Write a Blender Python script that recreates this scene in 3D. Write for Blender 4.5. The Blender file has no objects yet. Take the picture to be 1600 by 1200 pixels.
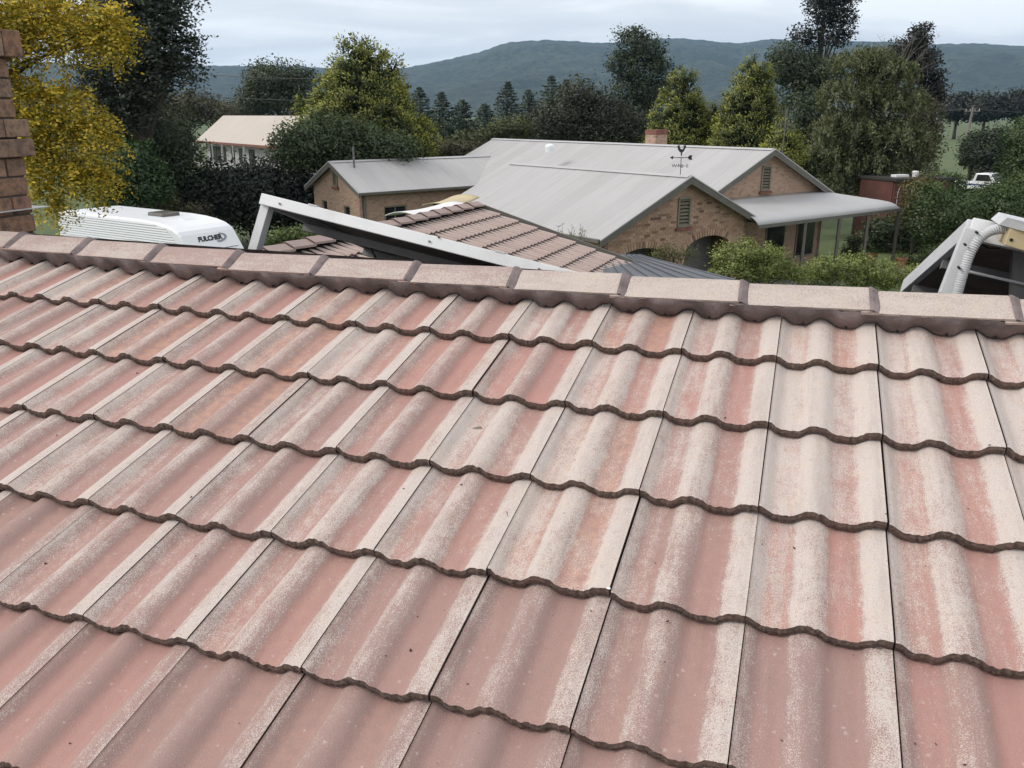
import bpy, bmesh, math, random
import numpy as np
from mathutils import Vector, Matrix, noise as mnoise
from mathutils.geometry import tessellate_polygon
R = math.radians
rnd = random.Random(7)
rng = np.random.default_rng(11)
sc = bpy.context.scene
COL = sc.collection

# ------------------------------------------------------------------ camera, sky, sun, exposure
EYE = 6.2
FPX = 1316.0                      # focal length of the photograph in its own pixels (1600 wide)
PITCH = R(17.75)
cam_d = bpy.data.cameras.new('camera')
cam_d.sensor_width = 36.0
cam_d.lens = 36.0 * FPX / 1600.0
cam_d.clip_start = 0.05
cam_d.clip_end = 30000
cam = bpy.data.objects.new('camera', cam_d)
COL.objects.link(cam)
cam.location = (0, 0, EYE)
cam.rotation_euler = (R(90) - PITCH, 0, 0)
sc.camera = cam

SUN_EL, SUN_AZ = R(40), R(262)     # azimuth clockwise from +Y
world = bpy.data.worlds.new('World')
sc.world = world
world.use_nodes = True
wn, wl = world.node_tree.nodes, world.node_tree.links
wn.clear()
sky = wn.new('ShaderNodeTexSky'); sky.sky_type = 'NISHITA'; sky.sun_disc = False
sky.sun_elevation = SUN_EL; sky.sun_rotation = SUN_AZ
sky_dim = wn.new('ShaderNodeVectorMath'); sky_dim.operation = 'SCALE'; sky_dim.inputs['Scale'].default_value = 0.10
wl.new(sky.outputs[0], sky_dim.inputs[0])
tc = wn.new('ShaderNodeTexCoord')
sep = wn.new('ShaderNodeSeparateXYZ'); wl.new(tc.outputs['Generated'], sep.inputs[0])
zadd = wn.new('ShaderNodeMath'); zadd.operation = 'ADD'; zadd.inputs[1].default_value = 0.16
zabs = wn.new('ShaderNodeMath'); zabs.operation = 'ABSOLUTE'
wl.new(sep.outputs['Z'], zabs.inputs[0]); wl.new(zabs.outputs[0], zadd.inputs[0])
dv = wn.new('ShaderNodeVectorMath'); dv.operation = 'DIVIDE'
cmb = wn.new('ShaderNodeCombineXYZ')
for k in range(3): wl.new(zadd.outputs[0], cmb.inputs[k])
wl.new(tc.outputs['Generated'], dv.inputs[0]); wl.new(cmb.outputs[0], dv.inputs[1])
cn = wn.new('ShaderNodeTexNoise'); cn.inputs['Scale'].default_value = 1.15; cn.inputs['Detail'].default_value = 5
cn.inputs['Roughness'].default_value = 0.5; cn.inputs['Distortion'].default_value = 0.5
mp = wn.new('ShaderNodeMapping'); mp.inputs['Location'].default_value = (3.1, 0.7, 0); mp.inputs['Scale'].default_value = (0.75, 1.2, 1)
wl.new(dv.outputs[0], mp.inputs[0]); wl.new(mp.outputs[0], cn.inputs['Vector'])
cr = wn.new('ShaderNodeValToRGB')
cr.color_ramp.elements[0].position = 0.38; cr.color_ramp.elements[0].color = (0.66, 0.67, 0.70, 1)
cr.color_ramp.elements[1].position = 0.62; cr.color_ramp.elements[1].color = (0.90, 0.905, 0.91, 1)
m_ = cr.color_ramp.elements.new(0.52); m_.color = (0.75, 0.757, 0.78, 1)
wl.new(cn.outputs['Fac'], cr.inputs[0])
mixw = wn.new('ShaderNodeMix'); mixw.data_type = 'RGBA'; mixw.inputs['Factor'].default_value = 0.90
wl.new(sky_dim.outputs[0], mixw.inputs[6]); wl.new(cr.outputs[0], mixw.inputs[7])
bg = wn.new('ShaderNodeBackground'); bg.inputs['Strength'].default_value = 1.04
wo = wn.new('ShaderNodeOutputWorld')
wl.new(mixw.outputs[2], bg.inputs[0]); wl.new(bg.outputs[0], wo.inputs[0])

sun_d = bpy.data.lights.new('sun', 'SUN')
sun_d.energy = 1.45; sun_d.angle = R(18); sun_d.color = (1.0, 0.96, 0.9)
sun = bpy.data.objects.new('sun', sun_d); COL.objects.link(sun)
sdir = Vector((math.sin(SUN_AZ) * math.cos(SUN_EL), math.cos(SUN_AZ) * math.cos(SUN_EL), math.sin(SUN_EL)))
sun.rotation_euler = sdir.to_track_quat('Z', 'Y').to_euler()
sun.location = (0, 0, 60)

vs = sc.view_settings
vs.view_transform = 'Standard'; vs.look = 'None'; vs.gamma = 1.0; vs.exposure = 0.50
vs.use_curve_mapping = False
sc.render.engine = 'CYCLES'
sc.cycles.use_denoising = True
sc.cycles.max_bounces = 6; sc.cycles.diffuse_bounces = 3; sc.cycles.transparent_max_bounces = 8
sc.cycles.volume_bounces = 0

# ------------------------------------------------------------------ helpers
_fw = np.array([0, math.cos(PITCH), -math.sin(PITCH)]); _up = np.array([0, math.sin(PITCH), math.cos(PITCH)])
def at(x, y, d):
    """the world point seen at photo pixel x, y and standing d metres ahead"""
    r = _fw + np.array([1., 0, 0]) * (x - 800) / FPX + _up * (600 - y) / FPX
    r = r * (d / r[1])
    return Vector((r[0], r[1], r[2] + EYE))
def ppm(d):
    return FPX / d
MATS = {}
def new_mat(name):
    m = bpy.data.materials.new(name); m.use_nodes = True
    MATS[name] = m
    nt = m.node_tree
    return m, nt, nt.nodes, nt.links, nt.nodes['Principled BSDF']
def N(nt, t, **kw):
    n = nt.nodes.new(t)
    for k, v in kw.items(): setattr(n, k, v)
    return n
def math_n(nt, op, a, b=None, clamp=False):
    n = nt.nodes.new('ShaderNodeMath'); n.operation = op; n.use_clamp = clamp
    for i, v in enumerate((a, b)):
        if v is None: continue
        if hasattr(v, 'links'): nt.links.new(v, n.inputs[i])
        else: n.inputs[i].default_value = v
    return n.outputs[0]
def mix_c(nt, fac, a, b, mode='MIX'):
    n = nt.nodes.new('ShaderNodeMix'); n.data_type = 'RGBA'; n.blend_type = mode
    for i, v in ((0, fac), (6, a), (7, b)):
        if hasattr(v, 'links'): nt.links.new(v, n.inputs[i])
        elif i == 0: n.inputs[0].default_value = v
        else: n.inputs[i].default_value = (*v, 1)
    return n.outputs[2]
def noise_n(nt, vec, scale, detail=3, rough=0.55):
    n = nt.nodes.new('ShaderNodeTexNoise'); n.inputs['Scale'].default_value = scale
    n.inputs['Detail'].default_value = detail; n.inputs['Roughness'].default_value = rough
    nt.links.new(vec, n.inputs['Vector']); return n.outputs['Fac']
def ramp(nt, fac, stops):
    n = nt.nodes.new('ShaderNodeValToRGB'); e = n.color_ramp.elements
    while len(e) < len(stops): e.new(0.5)
    for i, (p, c) in enumerate(stops):
        e[i].position = p; e[i].color = (c, c, c, 1) if not hasattr(c, '__len__') else (*c, 1)
    nt.links.new(fac, n.inputs[0]); return n.outputs[0]
def bump(nt, b, height, strength, dist=0.01):
    n = nt.nodes.new('ShaderNodeBump'); n.inputs['Strength'].default_value = strength; n.inputs['Distance'].default_value = dist
    nt.links.new(height, n.inputs['Height']); nt.links.new(n.outputs[0], b.inputs['Normal'])
def plain(name, col, rough=0.6, var=0.12, scale=6.0, metal=0.0, bmp=0.15, fine=60.0, dirt=None, dirt_amt=0.35):
    """painted or plain surface: base colour with slow variation, fine grain and stains"""
    m, nt, nd, lk, b = new_mat(name)
    g = N(nt, 'ShaderNodeNewGeometry').outputs['Position']
    n1 = noise_n(nt, g, scale, 4); n2 = noise_n(nt, g, fine, 2)
    lo = tuple(c * (1 - var) for c in col); hi = tuple(min(1, c * (1 + var)) for c in col)
    c = mix_c(nt, ramp(nt, n1, [(0.3, 0.0), (0.7, 1.0)]), lo, hi)
    if dirt:
        n3 = noise_n(nt, g, scale * 0.6, 6, 0.7)
        c = mix_c(nt, math_n(nt, 'MULTIPLY', ramp(nt, n3, [(0.5, 0.0), (0.72, 1.0)]), dirt_amt), c, dirt)
    lk.new(c, b.inputs['Base Color']); b.inputs['Roughness'].default_value = rough; b.inputs['Metallic'].default_value = metal
    if bmp: bump(nt, b, n2, bmp, 0.004)
    return m

def mesh_obj(name, verts, faces, mat=None, parent=None, smooth=False, uv=None, fmat=None, kind=None):
    me = bpy.data.meshes.new(name)
    me.from_pydata([tuple(v) for v in verts], [], [tuple(f) for f in faces])
    for m in (mat if isinstance(mat, (list, tuple)) else [mat]):
        if m: me.materials.append(m)
    if fmat is not None: me.polygons.foreach_set('material_index', fmat)
    if smooth is True: me.polygons.foreach_set('use_smooth', [True] * len(me.polygons))
    elif smooth: me.polygons.foreach_set('use_smooth', smooth)
    if uv is not None:
        ul = me.uv_layers.new(name='UVMap')
        idx = np.zeros(len(me.loops), np.int32); me.loops.foreach_get('vertex_index', idx)
        ul.data.foreach_set('uv', np.asarray(uv, np.float32)[idx].ravel())
    me.update()
    return link(name, me, parent, kind)
def link(name, me, parent=None, kind=None):
    o = bpy.data.objects.new(name, me); COL.objects.link(o)
    if parent is not None:
        o.parent = parent
        if parent.type == 'EMPTY': o.matrix_parent_inverse = Matrix.Translation(-parent.location)
    if kind: o['kind'] = kind
    return o
def thing(name, label, cat, loc, group=None):
    o = bpy.data.objects.new(name, None); COL.objects.link(o)
    o.location = loc; o.empty_display_size = 0.2
    o['label'] = label; o['category'] = cat
    if group: o['group'] = group
    return o
def tag(o, label, cat, group=None, kind=None):
    o['label'] = label; o['category'] = cat
    if group: o['group'] = group
    if kind: o['kind'] = kind
    return o

class MB:
    def __init__(s): s.v = []; s.f = []
    def add(s, vs_, fs):
        k = len(s.v); s.v += [Vector(v) for v in vs_]; s.f += [tuple(i + k for i in f) for f in fs]; return s
    def obox(s, c, ax, ay, az):
        """box with centre c and half axis vectors"""
        c, ax, ay, az = map(Vector, (c, ax, ay, az))
        p = [c + ax * i + ay * j + az * k for k in (-1, 1) for j in (-1, 1) for i in (-1, 1)]
        return s.add(p, [(0, 2, 3, 1), (4, 5, 7, 6), (0, 1, 5, 4), (2, 6, 7, 3), (0, 4, 6, 2), (1, 3, 7, 5)])
    def beam(s, p0, p1, w, h, up=(0, 0, 1)):
        p0, p1 = Vector(p0), Vector(p1); d = p1 - p0; t = d.normalized()
        x = t.cross(Vector(up)).normalized(); y = x.cross(t).normalized()
        return s.obox((p0 + p1) / 2, d / 2, x * w / 2, y * h / 2)
    def tube(s, pts, rad, n=8, cap=True):
        pts = [Vector(p) for p in pts]; k0 = len(s.v)
        rad = rad if hasattr(rad, '__len__') else [rad] * len(pts)
        ref = None
        for i, p in enumerate(pts):
            t = (pts[min(i + 1, len(pts) - 1)] - pts[max(i - 1, 0)]).normalized()
            if ref is None or abs(t.dot(ref)) > 0.98:
                ref = Vector((0, 0, 1)) if abs(t.z) < 0.9 else Vector((1, 0, 0))
            x = t.cross(ref).normalized(); y = x.cross(t).normalized()
            ref = y
            for j in range(n):
                a = 2 * math.pi * j / n
                s.v.append(p + (x * math.cos(a) + y * math.sin(a)) * rad[i])
        for i in range(len(pts) - 1):
            for j in range(n):
                a, b_ = k0 + i * n + j, k0 + i * n + (j + 1) % n
                s.f.append((a, b_, b_ + n, a + n))
        if cap:
            s.f.append(tuple(k0 + j for j in range(n))[::-1]); e = k0 + (len(pts) - 1) * n
            s.f.append(tuple(e + j for j in range(n)))
        return s
    def prism(s, poly, d):
        """closed polygon (world points) pushed along d"""
        n = len(poly); d = Vector(d); poly = [Vector(p) for p in poly]
        return s.add(poly + [p + d for p in poly], [tuple(range(n))[::-1], tuple(range(n, 2 * n))] +
                     [(i, (i + 1) % n, (i + 1) % n + n, i + n) for i in range(n)])
    def build(s, name, mat, parent=None, smooth=False, bevel=0, kind=None):
        o = mesh_obj(name, s.v, s.f, mat, parent, smooth, kind=kind)
        if bevel:
            b = o.modifiers.new('bevel', 'BEVEL'); b.width = bevel; b.segments = 2; b.limit_method = 'ANGLE'
        return o

def wall_sheet(name, O, d, nrm, outer, holes, mat, parent, thick=0.2):
    """upright wall: outline in (along d, height) metres with openings; nrm points outwards; UV in metres"""
    loops = [outer] + holes
    flat = [p for l in loops for p in l]
    tri = tessellate_polygon([[Vector((p[0], p[1], 0)) for p in l] for l in loops])
    O, d, nrm = Vector(O), Vector(d), Vector(nrm)
    n = len(flat); V = []
    for off in (0, -thick):
        V += [O + d * p[0] + Vector((0, 0, p[1])) + nrm * off for p in flat]
    F = []
    for t in tri:
        a, b_, c = [V[i] for i in t]
        if (b_ - a).cross(c - a).dot(nrm) < 0: t = t[::-1]
        F += [tuple(t), tuple(i + n for i in t[::-1])]
    k = 0
    for l in loops:
        m = len(l)
        for i in range(m): F.append((k + i, k + (i + 1) % m, k + (i + 1) % m + n, k + i + n))
        k += m
    uv = [(p[0], p[1]) for p in flat] * 2
    return mesh_obj(name, V, F, mat, parent, uv=uv)

def text_mesh(name, body, size, extrude, mat, parent, M, offset=0.0, shear=0.0):
    cu = bpy.data.curves.new(name, 'FONT'); cu.body = body; cu.size = size; cu.extrude = extrude; cu.offset = offset; cu.shear = shear
    cu.align_x = 'CENTER'; cu.align_y = 'CENTER'
    tmp = bpy.data.objects.new(name + '_outline', cu); COL.objects.link(tmp)
    me = bpy.data.meshes.new_from_object(tmp.evaluated_get(bpy.context.evaluated_depsgraph_get()))
    bpy.data.objects.remove(tmp); bpy.data.curves.remove(cu)
    me.transform(M); me.materials.clear(); me.materials.append(mat); me.name = name
    return link(name, me, parent)
# ------------------------------------------------------------------ materials
def tile_material(name, pinks, cream, grain=400.0):
    """concrete roof tile: worn pink slip with pale grit showing on the rolls; the amounts ride on the object colour"""
    m, nt, nd, lk, b = new_mat(name)
    uvn = N(nt, 'ShaderNodeUVMap'); sp = N(nt, 'ShaderNodeSeparateXYZ'); lk.new(uvn.outputs[0], sp.inputs[0])
    pos = N(nt, 'ShaderNodeNewGeometry').outputs['Position']
    oi = N(nt, 'ShaderNodeObjectInfo'); oc = N(nt, 'ShaderNodeSeparateColor'); lk.new(oi.outputs['Color'], oc.inputs[0])
    low = noise_n(nt, pos, 9.0, 4, 0.6); mid = noise_n(nt, pos, 38.0, 3, 0.6)
    fine = noise_n(nt, pos, grain, 1, 0.5); fine2 = noise_n(nt, pos, grain * 2.2, 1, 0.5)
    # u wobbles a little so that the bands have ragged edges
    u = math_n(nt, 'ADD', sp.outputs['X'], math_n(nt, 'MULTIPLY', math_n(nt, 'SUBTRACT', mid, 0.5), 0.028))
    W = ramp(nt, u, [(0.0, 0.70), (0.05, 0.66), (0.09, 0.50), (0.12, 0.36), (0.24, 0.34), (0.275, 0.20), (0.30, 0.24), (0.325, 0.62), (0.40, 0.60),
                     (0.47, 0.50), (0.55, 0.34), (0.585, 0.06), (0.76, 0.02), (0.80, 0.26), (0.83, 0.78), (1.0, 0.93)])
    mk = math_n(nt, 'ADD', W, math_n(nt, 'SUBTRACT', math_n(nt, 'MULTIPLY', oc.outputs[0], 1.4), 0.70))
    mk = math_n(nt, 'ADD', mk, math_n(nt, 'MULTIPLY', math_n(nt, 'SUBTRACT', low, 0.5), 0.65))
    mk = math_n(nt, 'ADD', mk, math_n(nt, 'MULTIPLY', math_n(nt, 'SUBTRACT', mid, 0.5), 0.5))
    sv = N(nt, 'ShaderNodeCombineXYZ')                       # streaks running down the slope, different on every tile
    lk.new(math_n(nt, 'MULTIPLY', sp.outputs['X'], 13.0), sv.inputs[0]); lk.new(math_n(nt, 'MULTIPLY', sp.outputs['Y'], 2.2), sv.inputs[1])
    lk.new(math_n(nt, 'MULTIPLY', oi.outputs['Random'], 90.0), sv.inputs[2])
    streak = noise_n(nt, sv.outputs[0], 1.0, 4, 0.65)
    mk = math_n(nt, 'ADD', mk, math_n(nt, 'MULTIPLY', math_n(nt, 'SUBTRACT', streak, 0.5), 1.0))
    gr = math_n(nt, 'ADD', math_n(nt, 'MULTIPLY', math_n(nt, 'SUBTRACT', fine, 0.5), 1.9), 0.5)
    df = math_n(nt, 'SUBTRACT', mk, gr)
    speck = math_n(nt, 'ADD', math_n(nt, 'MULTIPLY', df, 2.0), 0.5, True)
    pk = mix_c(nt, ramp(nt, low, [(0.32, 0.0), (0.68, 1.0)]), pinks[0], pinks[1])
    pk = mix_c(nt, oc.outputs[1], pk, pinks[2])
    pk = mix_c(nt, math_n(nt, 'MULTIPLY', oc.outputs[2], ramp(nt, mid, [(0.35, 0.0), (0.65, 1.0)])), pk, pinks[3])
    roll = ramp(nt, u, [(0.0, 0.9), (0.07, 0.9), (0.11, 0.12), (0.275, 0.05), (0.30, 0.75), (0.46, 0.85), (0.55, 0.95), (0.585, 0.12), (0.77, 0.05), (0.82, 0.8), (1.0, 0.9)])
    pk = mix_c(nt, math_n(nt, 'MULTIPLY', roll, 0.8), pk, (pinks[2][0] * .92, pinks[2][1] * 1.02, pinks[2][2] * 1.02))   # the rolls have lost their slip
    pk = mix_c(nt, math_n(nt, 'MULTIPLY', ramp(nt, fine2, [(0.56, 0.0), (0.72, 1.0)]), 0.55), pk, tuple(0.5 * (a + c) for a, c in zip(pinks[0], cream)))
    cw = mix_c(nt, ramp(nt, fine2, [(0.36, 0.0), (0.56, 1.0)]), tuple(c * 0.56 for c in cream), cream)
    cw = mix_c(nt, math_n(nt, 'MULTIPLY', ramp(nt, noise_n(nt, pos, 16.0, 4, 0.65), [(0.45, 0.0), (0.7, 1.0)]), 0.4), cw, (cream[0] * 0.94, cream[1] * 0.86, cream[2] * 0.74))
    c = mix_c(nt, math_n(nt, 'MULTIPLY', speck, 0.88), pk, cw)
    stn = ramp(nt, noise_n(nt, sv.outputs[0], 0.55, 5, 0.7), [(0.50, 0.0), (0.72, 1.0)])
    c = mix_c(nt, math_n(nt, 'MULTIPLY', stn, 0.30), c, (0.235, 0.165, 0.145))
    vo_ = N(nt, 'ShaderNodeTexVoronoi'); vo_.inputs['Scale'].default_value = 75.0; lk.new(pos, vo_.inputs['Vector'])
    vc = N(nt, 'ShaderNodeSeparateColor'); lk.new(vo_.outputs['Color'], vc.inputs[0])
    rad = math_n(nt, 'ADD', math_n(nt, 'MULTIPLY', math_n(nt, 'SUBTRACT', fine, 0.5), 0.9), math_n(nt, 'MULTIPLY', vc.outputs[1], 0.30))
    spot = math_n(nt, 'MULTIPLY', math_n(nt, 'LESS_THAN', vo_.outputs['Distance'], rad), math_n(nt, 'GREATER_THAN', vc.outputs[0], 0.88))
    c = mix_c(nt, math_n(nt, 'MULTIPLY', spot, 0.35), c, tuple(v * .93 for v in cream))
    dsp = math_n(nt, 'MULTIPLY', math_n(nt, 'LESS_THAN', vo_.outputs['Distance'], math_n(nt, 'MULTIPLY', rad, .55)), math_n(nt, 'LESS_THAN', vc.outputs[0], 0.10))
    c = mix_c(nt, math_n(nt, 'MULTIPLY', dsp, 0.6), c, (0.12, 0.09, 0.08))
    # grime blotches
    gm = ramp(nt, noise_n(nt, pos, 23.0, 6, 0.75), [(0.60, 0.0), (0.76, 1.0)])
    c = mix_c(nt, math_n(nt, 'MULTIPLY', gm, 0.45), c, (0.17, 0.13, 0.11))
    lk.new(c, b.inputs['Base Color'])
    b.inputs['Roughness'].default_value = 0.82
    hgt = math_n(nt, 'ADD', math_n(nt, 'MULTIPLY', fine, 0.6), math_n(nt, 'MULTIPLY', mid, 0.8))
    bump(nt, b, hgt, 0.55, 0.004)
    return m
PINKS = ((0.435, 0.212, 0.175), (0.375, 0.193, 0.165), (0.315, 0.19, 0.165), (0.46, 0.25, 0.175))
M_tile = tile_material('roof_tile_concrete', PINKS, (0.665, 0.585, 0.53))
M_tile_far = tile_material('garage_tile_concrete', ((0.40, 0.235, 0.205), (0.35, 0.21, 0.185), (0.33, 0.235, 0.215), (0.42, 0.26, 0.2)), (0.50, 0.40, 0.35), 90.0)
def edge_material():
    m, nt, nd, lk, b = new_mat('tile_broken_edge')
    pos = N(nt, 'ShaderNodeNewGeometry').outputs['Position']
    n1 = noise_n(nt, pos, 120.0, 4, 0.7); n2 = noise_n(nt, pos, 14.0, 3)
    c = mix_c(nt, ramp(nt, n1, [(0.35, 0.0), (0.7, 1.0)]), (0.045, 0.031, 0.025), (0.19, 0.135, 0.11))
    c = mix_c(nt, ramp(nt, n2, [(0.45, 0.0), (0.7, 0.6)]), c, (0.15, 0.085, 0.07))
    lk.new(c, b.inputs['Base Color']); b.inputs['Roughness'].default_value = 0.95
    bump(nt, b, n1, 0.9, 0.006); return m
M_edge = edge_material()
M_mortar = plain('ridge_mortar_grey', (0.175, 0.135, 0.13), 0.9, 0.42, 11.0, bmp=0.9, fine=110, dirt=(0.085, 0.066, 0.064), dirt_amt=0.85)
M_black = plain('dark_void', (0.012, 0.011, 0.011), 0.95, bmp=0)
M_cap = tile_material('ridge_cap_concrete', ((0.40, 0.245, 0.21), (0.36, 0.225, 0.195), (0.34, 0.23, 0.21), (0.43, 0.25, 0.18)), (0.60, 0.52, 0.46), 230.0)
M_debris = plain('leaf_litter_brown', (0.07, 0.03, 0.02), 0.9)
M_alu = plain('aluminium_frame', (0.60, 0.60, 0.61), 0.42, 0.06, 5.0, metal=0.0, bmp=0.05, dirt=(0.36, 0.35, 0.33), dirt_amt=0.5)
M_alu_w = plain('weathered_white_frame', (0.70, 0.70, 0.69), 0.5, 0.05, 4.0, bmp=0.05, dirt=(0.42, 0.40, 0.37), dirt_amt=0.45)
M_under = plain('panel_underside', (0.20, 0.14, 0.125), 0.55, 0.35, 5.0, bmp=0.1, dirt=(0.36, 0.26, 0.23), dirt_amt=0.8)  # colour lifted to stand in for light missing under the panels
M_cell = plain('panel_glass', (0.015, 0.018, 0.03), 0.12, 0.1, 5.0, bmp=0)
M_steel_dk = plain('dark_galvanised', (0.16, 0.155, 0.15), 0.5, 0.2, 9.0, metal=0.3)
M_conduit = plain('grey_conduit', (0.52, 0.52, 0.52), 0.5, 0.05, 8.0, bmp=0.05)
M_box = plain('cream_box_paint', (0.50, 0.40, 0.23), 0.6, 0.1, 12.0, dirt=(0.25, 0.2, 0.13))
def brick_material(name, c1, c2, mort, w=0.24, h=0.086):
    m, nt, nd, lk, b = new_mat(name)
    uvn = N(nt, 'ShaderNodeUVMap')
    br = N(nt, 'ShaderNodeTexBrick'); br.inputs['Scale'].default_value = 1.0
    br.inputs['Brick Width'].default_value = w; br.inputs['Row Height'].default_value = h
    br.inputs['Mortar Size'].default_value = 0.006; br.inputs['Mortar Smooth'].default_value = 0.2
    br.inputs['Color1'].default_value = (*c1, 1); br.inputs['Color2'].default_value = (*c2, 1); br.inputs['Mortar'].default_value = (*mort, 1)
    br.inputs['Bias'].default_value = -0.25
    lk.new(uvn.outputs[0], br.inputs['Vector'])
    sp = N(nt, 'ShaderNodeVectorMath', operation='MULTIPLY'); sp.inputs[1].default_value = (4.2, 11.6, 1)
    lk.new(uvn.outputs[0], sp.inputs[0])
    n = noise_n(nt, sp.outputs[0], 0.9, 2)
    c = mix_c(nt, ramp(nt, n, [(0.58, 0.0), (0.66, 0.75)]), br.outputs['Color'], tuple(v * 0.42 for v in c1))
    lk.new(c, b.inputs['Base Color']); b.inputs['Roughness'].default_value = 0.9
    bump(nt, b, br.outputs['Fac'], -0.4, 0.008)
    return m
M_brick = brick_material('tan_brickwork', (0.43, 0.285, 0.20), (0.34, 0.21, 0.145), (0.38, 0.325, 0.265))
def single_brick_material(name, cols, moss=0.3):
    m, nt, nd, lk, b = new_mat(name)
    pos = N(nt, 'ShaderNodeNewGeometry').outputs['Position']
    oi = N(nt, 'ShaderNodeObjectInfo')
    c = ramp(nt, oi.outputs['Random'], [(i / (len(cols) - 1), k) for i, k in enumerate(cols)])
    n = noise_n(nt, pos, 26.0, 5, 0.7)
    c = mix_c(nt, math_n(nt, 'MULTIPLY', ramp(nt, n, [(0.42, 0.0), (0.68, 1.0)]), moss), c, (0.055, 0.045, 0.04))
    lk.new(c, b.inputs['Base Color']); b.inputs['Roughness'].default_value = 0.92
    bump(nt, b, noise_n(nt, pos, 140.0, 3, 0.7), 0.7, 0.006); return m
M_brick1 = single_brick_material('gable_brick', [(0.48, 0.325, 0.23), (0.38, 0.245, 0.165), (0.46, 0.315, 0.225), (0.31, 0.185, 0.125), (0.43, 0.29, 0.20), (0.15, 0.085, 0.062)], 0.1)
M_brick2 = single_brick_material('chimney_brick', [(0.30, 0.165, 0.10), (0.33, 0.215, 0.145), (0.25, 0.155, 0.105), (0.32, 0.22, 0.155), (0.28, 0.14, 0.09)], 0.8)
M_brick_mortar = plain('chimney_mortar', (0.10, 0.085, 0.075), 0.95, 0.2, 20.0, bmp=0.4, fine=120)
M_brick_red = plain('red_brick_trim', (0.20, 0.085, 0.06), 0.9, 0.25, 6.0)
def sheet_material(name, col):
    m, nt, nd, lk, b = new_mat(name)
    uvn = N(nt, 'ShaderNodeUVMap'); sp = N(nt, 'ShaderNodeSeparateXYZ'); lk.new(uvn.outputs[0], sp.inputs[0])
    pos = N(nt, 'ShaderNodeNewGeometry').outputs['Position']
    sh = math_n(nt, 'DIVIDE', sp.outputs['X'], 0.762)
    wn_ = N(nt, 'ShaderNodeTexWhiteNoise', noise_dimensions='1D'); lk.new(math_n(nt, 'FLOOR', sh), wn_.inputs['W'])
    c = mix_c(nt, wn_.outputs['Value'], tuple(v * .95 for v in col), tuple(v * 1.05 for v in col))
    lap = math_n(nt, 'LESS_THAN', math_n(nt, 'FRACT', sh), 0.045)
    c = mix_c(nt, math_n(nt, 'MULTIPLY', lap, .22), c, (0.2, 0.195, 0.19))
    sv = N(nt, 'ShaderNodeCombineXYZ'); lk.new(math_n(nt, 'MULTIPLY', sp.outputs['X'], 5.0), sv.inputs[0]); lk.new(math_n(nt, 'MULTIPLY', sp.outputs['Y'], .5), sv.inputs[1])
    c = mix_c(nt, ramp(nt, noise_n(nt, sv.outputs[0], 1.0, 5, .65), [(0.46, 0.0), (0.75, 0.35)]), c, tuple(v * .72 for v in col))
    c = mix_c(nt, ramp(nt, noise_n(nt, pos, .5, 4), [(0.4, 0.0), (0.7, 0.22)]), c, (0.36, 0.335, 0.31))
    lk.new(c, b.inputs['Base Color']); b.inputs['Roughness'].default_value = .6; return m
M_zinc = sheet_material('pale_grey_roof_steel', (0.435, 0.42, 0.412))
M_zinc2 = plain('verandah_roof_steel', (0.43, 0.42, 0.415), 0.5, 0.04, 0.8, bmp=0.0, dirt=(0.33, 0.32, 0.31), dirt_amt=0.4)
M_barge = plain('olive_grey_timber_paint', (0.125, 0.115, 0.098), 0.6, 0.12, 3.0)
M_vent = plain('sage_louvre_paint', (0.20, 0.185, 0.135), 0.6, 0.1, 6.0)
M_glass = plain('dark_window_glass', (0.02, 0.022, 0.024), 0.08, 0.1, 2.0, bmp=0)
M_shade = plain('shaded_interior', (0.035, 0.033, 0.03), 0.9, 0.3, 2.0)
M_slate = plain('slate_blue_steel', (0.105, 0.112, 0.125), 0.7, 0.08, 1.5, dirt=(0.2, 0.2, 0.2))
M_white = plain('caravan_white', (0.80, 0.81, 0.82), 0.35, 0.015, 1.0, bmp=0)
M_white_rib = plain('caravan_cladding_white', (0.70, 0.71, 0.72), 0.4, 0.02, 1.0, bmp=0)
M_logo = plain('logo_black', (0.02, 0.02, 0.025), 0.5, bmp=0)
M_logo2 = plain('logo_grey', (0.22, 0.23, 0.26), 0.5, bmp=0)
M_hatch = plain('tinted_hatch', (0.13, 0.12, 0.10), 0.25, 0.1, 3.0, bmp=0)
M_rubber = plain('rubber', (0.02, 0.02, 0.02), 0.8)
M_cream_roof = plain('far_cream_roof', (0.47, 0.41, 0.35), 0.7, 0.05, 0.3, bmp=0)
M_far_wall = plain('far_house_wall', (0.40, 0.39, 0.37), 0.8, 0.08, 0.5, bmp=0)
M_bark = plain('bark', (0.075, 0.06, 0.048), 0.95, 0.4, 5.0, bmp=0.6, fine=30)
M_bark_pale = plain('pale_bark', (0.17, 0.15, 0.125), 0.95, 0.3, 3.0, bmp=0.4, fine=20)
M_redshed = plain('rust_red_cladding', (0.10, 0.036, 0.026), 0.8, 0.25, 1.0)
M_hoop = plain('white_hoop_paint', (0.55, 0.53, 0.50), 0.5, bmp=0)
M_canvas_w = plain('white_canvas', (0.72, 0.70, 0.69), 0.8, 0.05, 1.0)
M_canvas_c = plain('cream_canvas', (0.52, 0.43, 0.26), 0.85, 0.08, 1.0)
M_wire = plain('overhead_wire', (0.10, 0.10, 0.105), 0.6, bmp=0)
M_wood = plain('grey_pole_timber', (0.19, 0.17, 0.15), 0.9, 0.2, 2.0)
M_terra = plain('terracotta', (0.32, 0.13, 0.075), 0.8, 0.15, 6.0)
M_carbody = plain('ute_white', (0.75, 0.76, 0.77), 0.25, 0.01, 1.0, bmp=0)
M_carblue = plain('ute_blue_stripe', (0.04, 0.06, 0.20), 0.3, bmp=0)
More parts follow.
